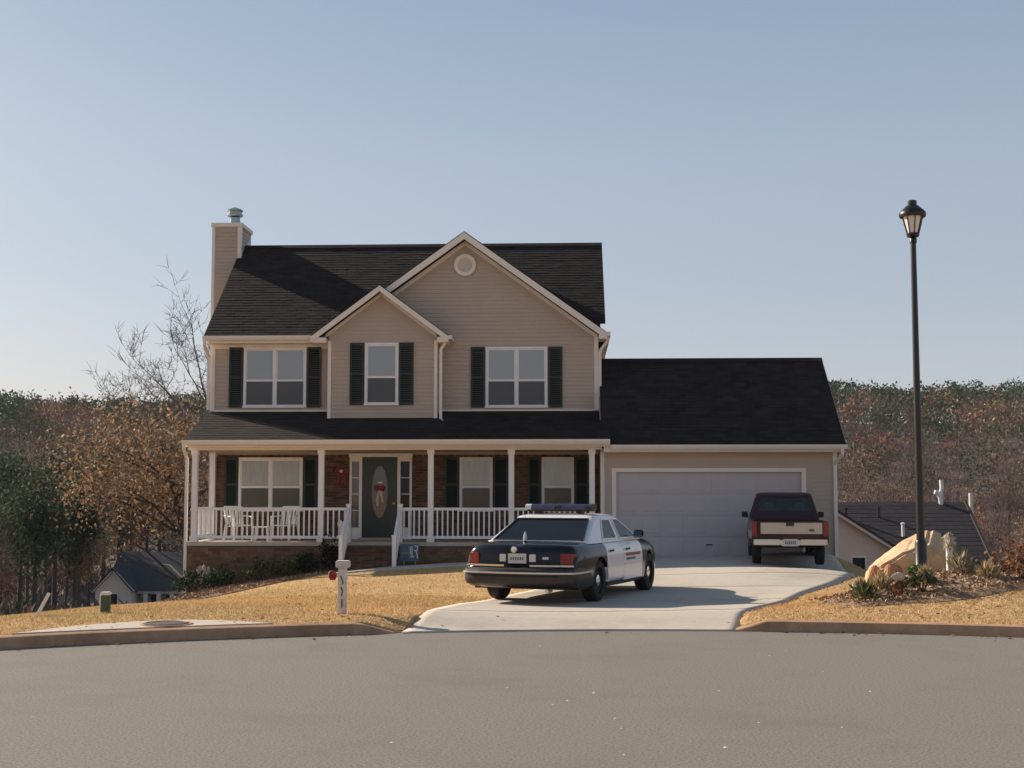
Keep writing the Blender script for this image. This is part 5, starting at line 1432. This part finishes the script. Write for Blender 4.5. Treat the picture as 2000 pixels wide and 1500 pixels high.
MB().prism([(6.6, -.85), (10.1, 1.42), (13.7, -.85), (13.7, -.68), (10.1, 1.60), (6.6, -.68)], 'y', 55.3, 60.5).build('roof', 'n_roof_brown', n2)
MB().bar((10.1, 55.28, 1.40), (13.7, 55.28, -.88), .11, .05, up=(0, 1, 0)).build('rake_board', 'n_wall_tan', n2)
w_ = nb('window', 'dark_void', 11.55, 12.05, 55.52, 55.6, -1.6, -.9, n2); nb('window_frame', 'n_white', 11.48, 12.12, 55.55, 55.59, -1.67, -.83, w_)
for x, z, y in ((14.67, .18, 59.8), (12.4, .85, 60.9), (13.9, .9, 61.0)):
    MB().lathe([(.07, z - .35), (.07, z + .18), (.10, z + .19), (.10, z + .24), (.02, z + .27)], 10, (x, y, 0)).build('roof_vent', 'n_white' if x > 14.5 else 'black_metal', n2, smooth=50)
MB().tube([(16.95, 61.9, 1.0), (16.9, 61.9, 1.55), (16.75, 61.9, 1.78), (16.65, 61.9, 1.80)], .10, 10).tube([(16.9, 61.9, 1.55), (16.98, 61.9, 2.0), (16.96, 61.9, 2.35)], .09, 10).build('flue_pipe', 'white_paint', n2, smooth=60)
t = MB().lathe([(.12, -8), (.10, 1.75)], 10, (18.9, 64, 0)).build('utility_post', 'n_wall', None, origin=(18.9, 64, -8), smooth=60)
tag(t, 'thin grey post standing behind the dark brown roof on the right', 'post')

# ------------------------------------------------------------------ trees
RUST = [(.27, .092, .056), (.23, .10, .058), (.19, .078, .056)]
OAK = [(.24, .145, .078), (.30, .19, .10), (.18, .105, .064), (.14, .092, .064), (.40, .28, .17)]  # last, palest tint paints sunlit leaf edges into the colour
PINE = [(.054, .080, .040), (.068, .096, .046), (.040, .060, .036)]
BARE = [(.125, .090, .086), (.105, .078, .076), (.145, .105, .096)]
OLIV = [(.110, .115, .066), (.130, .130, .074), (.090, .090, .060)]
def crown_cloud(kind, h, r, n, rg, leaf, low=False):
    """leaf-sized quads for one crown, base at z = 0; returns verts, tint"""
    k = 14; d = rg.normal(size=(k, 3)); d /= np.linalg.norm(d, axis=1)[:, None]; dirs = None; asp = .6
    if kind == 'pine':
        cc = d * [r * .68, r * .68, h * .20] * rg.uniform(.4, 1.05, (k, 1)) + [0, 0, h * .72]; lo = h * .38; sp = [r * .24, r * .24, h * .055]
    elif kind == 'tall_oak':
        cc = d * [r * .78, r * .78, h * .22] * rg.uniform(.5, 1.05, (k, 1)) + [0, 0, h * .70]; lo = h * .42; sp = [r * .22, r * .22, h * .075]
    else:
        cc = d * [r * .72, r * .72, h * .25] * rg.uniform(.5, 1.05, (k, 1)) + [0, 0, h * .66]; lo = h * (.36 if kind == 'bare' else .24); sp = [r * .26, r * .26, h * .085]
    p = cc[rg.integers(0, k, n)] + rg.normal(size=(n, 3)) * sp
    if low: lo = h * .05; p[:, 2] = np.where(rg.random(n) < .3, rg.random(n) * h * .5, p[:, 2])
    p[:, 2] = np.where(p[:, 2] < lo, lo + rg.random(n) * h * .1, p[:, 2])
    tc = {'rust': RUST, 'oak': OAK, 'tall_oak': OAK, 'bare': BARE, 'olive': OLIV, 'pine': PINE}[kind]
    if kind == 'bare': asp = .06; dirs = (p - [0, 0, h * .45]) / h * 2.6 + [0, 0, .1]; leaf = leaf * 1.5
    v, f = rand_quads(p, rg.uniform(.6, 1.4, n) * leaf, rg, asp, dirs)
    return v, np.repeat(np.array(tc)[rg.integers(0, len(tc), n)], 4, axis=0)
def limb_mesh(mb, base, h, r, rg, crown_r, n_l=7, start=.3):
    b = Vector(base); lean = Vector((rg.uniform(-.06, .06), rg.uniform(-.06, .06), 0))
    pts = [b + Vector((0, 0, -.4))] + [b + Vector((0, 0, h * t)) + lean * h * t + Vector((rg.uniform(-.05, .05), rg.uniform(-.05, .05), 0)) for t in (.15, .35, .55, .75, .92)]
    mb.tube(pts, [r * 1.3, r, r * .8, r * .58, r * .34, r * .1], 7)
    for i in range(n_l):
        t = start + (.85 - start) * i / n_l; p = b + Vector((0, 0, h * t)) + lean * h * t; a = i * 2.4 + rg.uniform(-.5, .5); l = crown_r * rg.uniform(.6, 1.0) * (1.15 - t * .6)
        e = p + Vector((math.cos(a) * l, math.sin(a) * l, l * rg.uniform(.4, .9)))
        mb.tube([p, p.lerp(e, .5) + Vector((0, 0, l * .06)), e], [r * .38 * (1.1 - t), r * .22 * (1.1 - t), r * .05], 5)
def tree(kind, name, loc, h, r, n, leaf, label, seed, group):
    rg = np.random.default_rng(seed); root = empty(name, loc, label, 'tree', group)
    mb = MB()
    if kind == 'tall_oak':
        b_ = Vector(loc); rr = random.Random(seed)
        mb.tube([b_ - Vector((0, 0, .4)), b_ + Vector((-.05, 0, h * .2)), b_ + Vector((-.35, 0, h * .42)), b_ + Vector((-.9, 0, h * .6)), b_ + Vector((-1.5, 0, h * .8))], [.24, .19, .15, .10, .03], 8)
        for i in range(16):
            t_ = rr.uniform(.25, .75); p_ = b_ + Vector((-1.2 * t_, 0, h * t_)); a_ = rr.uniform(0, 6.28); l_ = r * rr.uniform(.6, 1.0)
            e_ = p_ + Vector((math.cos(a_) * l_ - .9, math.sin(a_) * l_, l_ * rr.uniform(.1, .7)))
            mb.tube([p_, p_.lerp(e_, .5) + Vector((0, 0, .25)), e_], [.07, .04, .01], 5)
    else: limb_mesh(mb, loc, h, h * .016 + .05, random.Random(seed), r, 9 if kind != 'pine' else 6, .3)
    tr = mb.build('trunk', 'bark', root, smooth=60)
    v, t = crown_cloud(kind, h, r, n, rg, leaf)
    if kind == 'tall_oak': v = v + [-1.7, 0, 0]; t = t * 1.25
    o = bpy.data.objects.new('crown', np_mesh('crown', v, np.arange(len(v)).reshape(-1, 4), 'leaf', t)); COL.objects.link(o); o.parent = root; WO[o.name] = Vector(loc)
    return root
# the two trees close behind the house on the left
x, y = -14.7, 52.0; z = gz(x, y)
tree('tall_oak', 'oak_tree', (x, y, z), 10.6, 3.7, 8800, .150, 'large oak with golden brown leaves beside the left end of the house', 201, None)
x, y = -15.6, 60.0
def bare_branch(mb, p, d, l, r, depth, rg):
    pts = [p]; q = p.copy(); dd = d.copy()
    for k in range(4):
        dd = (dd + Vector((rg.uniform(-.22, .22), rg.uniform(-.22, .22), rg.uniform(-.12, .16)))).normalized(); q = q + dd * l / 4; pts.append(q.copy())
    mb.tube(pts, [r * (1 - .62 * k / 4) for k in range(5)], 6 if depth > 2 else 4)
    if depth == 0: return
    for k in range(2 if depth > 3 else 3):
        i = rg.randint(1, 4); a = Vector((rg.gauss(0, 1), rg.gauss(0, 1), rg.gauss(.35, .6))).normalized()
        nd_ = (dd * .55 + a * .75).normalized()
        bare_branch(mb, pts[i], nd_, l * rg.uniform(.52, .72), max(.011, r * .5), depth - 1, rg)
    bare_branch(mb, pts[-1], dd, l * .7, max(.011, r * .42), depth - 1, rg)
z = gz(x, y)
bt = empty('bare_tree', (x, y, z), 'tall leafless grey tree rising behind the left end of the house', 'tree')
mb = MB().tube([(x, y, z - .5), (x + .1, y, z + 3), (x - .1, y, z + 6.5), (x - .05, y, z + 9.0)], [.34, .28, .23, .18], 9)
mb.build('trunk', 'bark_pale', bt, smooth=60)
rg = random.Random(77); mb = MB()
for d, l, zz in (((-1, 0, .62), 3.3, 7.4), ((-.8, .4, .9), 3.3, 8.2), ((-.35, -.4, 1), 3.4, 9.0), ((.5, .3, .9), 3.2, 9.0), ((.8, -.4, .6), 3.2, 8.4), ((-1, -.3, .30), 3.0, 6.6), ((.1, .6, 1.0), 3.2, 9.0), ((-.7, -.3, .75), 3.0, 8.8)):
    bare_branch(mb, Vector((x - .05, y, z + zz)), Vector(d).normalized(), l, .12, 5, rg)
mb.build('branches', 'bark_pale', bt, smooth=60, fix=False)
# trees one can tell apart on the near slopes
protos = {}
def proto(kind, i):
    k = (kind, i)
    if k not in protos:
        h, r, n, lf = {'pine': (14, 3.0, 4200, .32), 'oak': (12, 3.4, 5200, .22), 'bare': (13, 3.0, 2600, .50), 'rust': (9, 2.7, 4200, .20), 'olive': (12, 3.2, 4200, .26)}[kind]
        rg = np.random.default_rng(300 + i * 7 + len(kind)); v, t = crown_cloud(kind, h, r, n, rg, lf)
        cm = np_mesh('crown', v, np.arange(len(v)).reshape(-1, 4), 'leaf', t)
        mb = MB(); limb_mesh(mb, (0, 0, 0), h * .97, h * .013 + .03, random.Random(i + 5), r, 12 if kind == 'bare' else 6, .3)
        o = mb.build('trunk', 'bark' if kind != 'bare' else 'bark_grey', None, smooth=60); tm = o.data; bpy.data.objects.remove(o)
        protos[k] = (tm, cm)
    return protos[k]
def put(kind, i, x, y, s, label, group):
    tm, cm = proto(kind, i)
    z = gz(x, y); nm = {'pine': 'pine_tree', 'oak': 'oak_tree', 'bare': 'leafless_tree', 'rust': 'rust_coloured_tree', 'olive': 'olive_green_tree'}[kind]
    r = empty(nm, (x, y, z), label, 'tree', group); r.rotation_euler = (0, 0, rnd.uniform(0, 6.28)); r.scale = (s * rnd.uniform(.9, 1.1),) * 2 + (s,)
    for n, m in (('trunk', tm), ('crown', cm)):
        o = bpy.data.objects.new(n, m); COL.objects.link(o); o.parent = r
WORD = {'pine': 'dark green pine', 'oak': 'brown leaved oak', 'bare': 'leafless grey brown tree', 'rust': 'rust red leaved tree', 'olive': 'dull olive green tree'}
def px_x(px, y): return (px - 1114) / 2600 * y
ORD = ['leftmost', 'second from the left', 'third from the left', 'fourth from the left', 'fifth from the left', 'sixth from the left', 'seventh from the left', 'eighth from the left', 'ninth from the left', 'tenth from the left', 'eleventh from the left', 'twelfth from the left', 'thirteenth from the left']
def plant_side(lst, side):
    cnt = {}
    for i, (k, p_, y, s) in enumerate(sorted(lst, key=lambda q: q[1])):
        j = cnt.get(k, 0); cnt[k] = j + 1
        put(k, i % 3, px_x(p_, y), y, s, WORD[k] + ', ' + ORD[j] + ' of its kind on the ' + side + ' slope', WORD[k] + 's on the ' + side + ' slope')
plant_side([('pine', 28, 92, .82), ('pine', 62, 84, .80), ('pine', 100, 98, .98), ('pine', 138, 90, .86), ('bare', 84, 104, .95), ('rust', 122, 108, 1.0), ('bare', 152, 108, .95), ('oak', 168, 112, .75), ('pine', 172, 140, 1.15),
        ('rust', 130, 150, 1.3), ('rust', 60, 155, 1.2), ('pine', 5, 130, 1.1), ('olive', 225, 140, 1.05), ('rust', 250, 150, 1.2), ('rust', 340, 140, 1.2), ('bare', -40, 86, .8), ('pine', -60, 100, .95),
        ('oak', 90, 128, .9), ('bare', 140, 132, 1.0), ('olive', 0, 120, .9), ('oak', 385, 132, 1.1), ('bare', 230, 150, 1.2), ('rust', -10, 108, .8), ('bare', 45, 112, .85), ('olive', -80, 140, 1.1), ('pine', 310, 150, 1.1), ('bare', 320, 136, 1.0), ('oak', 280, 142, 1.1), ('oak', 195, 146, 1.1)], 'left')
plant_side([('rust', 1660, 130, .8), ('bare', 1700, 120, .8), ('rust', 1740, 135, .9), ('bare', 1790, 125, .8), ('rust', 1880, 105, .55), ('bare', 1920, 110, .7), ('rust', 1960, 95, .55), ('oak', 1990, 118, .7), ('bare', 1840, 140, .9), ('rust', 1900, 135, .8),
         ('bare', 2030, 105, .7), ('rust', 2050, 130, .8), ('oak', 1640, 145, .8), ('oak', 1760, 150, .9), ('bare', 1950, 145, .9), ('rust', 1990, 80, .42), ('oak', 1930, 84, .42), ('bare', 1885, 88, .45), ('rust', 2040, 86, .5), ('bare', 1720, 150, .9), ('rust', 1820, 112, .6), ('oak', 1870, 122, .6)], 'right')
# low tangle under the left trees
n = 9000; rg = np.random.default_rng(44)
yy = rg.uniform(58, 150, n); xx = (rg.uniform(-120, 420, n) - 1114) / 2600 * yy
k = ~((xx > -48) & (xx < -31.5) & (yy > 100) & (yy < 130)) & ~((xx > -33) & (xx < -20) & (yy < 120) & (rg.random(n) < .9) & ((xx / yy) > -.37))
xx, yy = xx[k], yy[k]; n = len(xx)
p = np.stack([xx, yy, ground_z(xx, yy) + rg.uniform(0, 1, n) ** 1.5 * 2.6], 1)
d_ = np.stack([rg.normal(size=n) * .5, rg.normal(size=n) * .5, np.ones(n)], 1)
v, f = rand_quads(p, rg.uniform(.5, 1.5, n), rg, .22, d_)
tc_ = np.array([(.085, .06, .058), (.07, .055, .05), (.10, .065, .05), (.05, .06, .04)])
o = link(bpy.data.objects.new('undergrowth', np_mesh('undergrowth', v, f, 'leaf', np.repeat(tc_[rg.integers(0, 4, n)], 4, axis=0))))
tag(o, 'dark tangled undergrowth below the trees on the left slope', 'undergrowth', None, 'stuff')
# far wood on the ridge: one mass
V, T = [], []; rg = np.random.default_rng(99)
tmpl = {}
for kind, r_, h_ in (('bare', 3.6, 12), ('rust', 3.6, 10), ('oak', 3.8, 11), ('pine', 3.4, 12.2), ('olive', 3.8, 11)):
    tmpl[kind] = [crown_cloud(kind, h_, r_, 190, rg, .85 if kind != 'bare' else 1.0, True) for _ in range(4)]
    tmpl[kind + 'n'] = [crown_cloud(kind, h_, r_, 520, rg, .42 if kind != 'bare' else .6, True) for _ in range(4)]
def wood(x0, x1, y0, y1, sp):
    ny = int((y1 - y0) / sp)
    for j in range(ny):
        y = y0 + (j + .5) * sp; nx_ = int((x1 - x0) * (y / y1) / sp) if False else int((x1 - x0) / sp)
        for i in range(nx_):
            xx = x0 + (i + rg.random()) * sp; yy = y + rg.uniform(-.5, .5) * sp
            ax = xx / yy
            if ax < -.56 or ax > .48: continue
            z = gzv(xx, yy)
            u = rg.random(); n1_ = math.sin(xx * .035 + 2) * math.sin(yy * .03 + 1)
            top = (yy - 300) / 130
            if u < .15 + .72 * max(0, top) ** .8 + .10 * n1_: k = 'pine'
            elif u < .62: k = 'bare'
            elif u < .76: k = 'rust'
            elif u < .90: k = 'oak'
            else: k = 'olive'
            v, t = tmpl[k if yy > 255 else k + 'n'][rg.integers(0, 4)]
            s = rg.uniform(.82, 1.15); a = rg.uniform(0, 6.283); ca, sa = math.cos(a) * s, math.sin(a) * s
            w = np.stack([v[:, 0] * ca - v[:, 1] * sa + xx, v[:, 0] * sa + v[:, 1] * ca + yy, v[:, 2] * s + z], 1)
            V.append(w); T.append(t * rg.uniform(.8, 1.2))
def gzv(x, y): return float(far_z(np.array([x]), np.array([y]))[0])
wood(-260, 210, 155, 300, 8.0)
wood(-260, 210, 300, 446, 7.0)
V = np.concatenate(V); T = np.concatenate(T)
print('far wood quads', len(V) // 4)
o = link(bpy.data.objects.new('far_woods', np_mesh('far_woods', V, np.arange(len(V)).reshape(-1, 4), 'wood_leaf', T)))
tag(o, 'autumn woods of rust, brown and green covering the far ridge', 'woods', None, 'stuff')
# ------------------------------------------------------------------ the autumn air between the street and the ridge
hz = bpy.data.materials.new('haze'); hz.use_nodes = True; nt = hz.node_tree; nt.nodes.remove(nt.nodes['Principled BSDF'])
vol = nt.nodes.new('ShaderNodeVolumePrincipled'); vol.inputs['Color'].default_value = (.86, .88, .95, 1); vol.inputs['Density'].default_value = HAZE
nt.links.new(vol.outputs[0], nt.nodes['Material Output'].inputs['Volume']); M['haze'] = hz
o = MB().box(-900, 900, -900, 900, -40, 55).build('haze', 'haze'); o['kind'] = 'stuff'
bpy.context.view_layer.update()
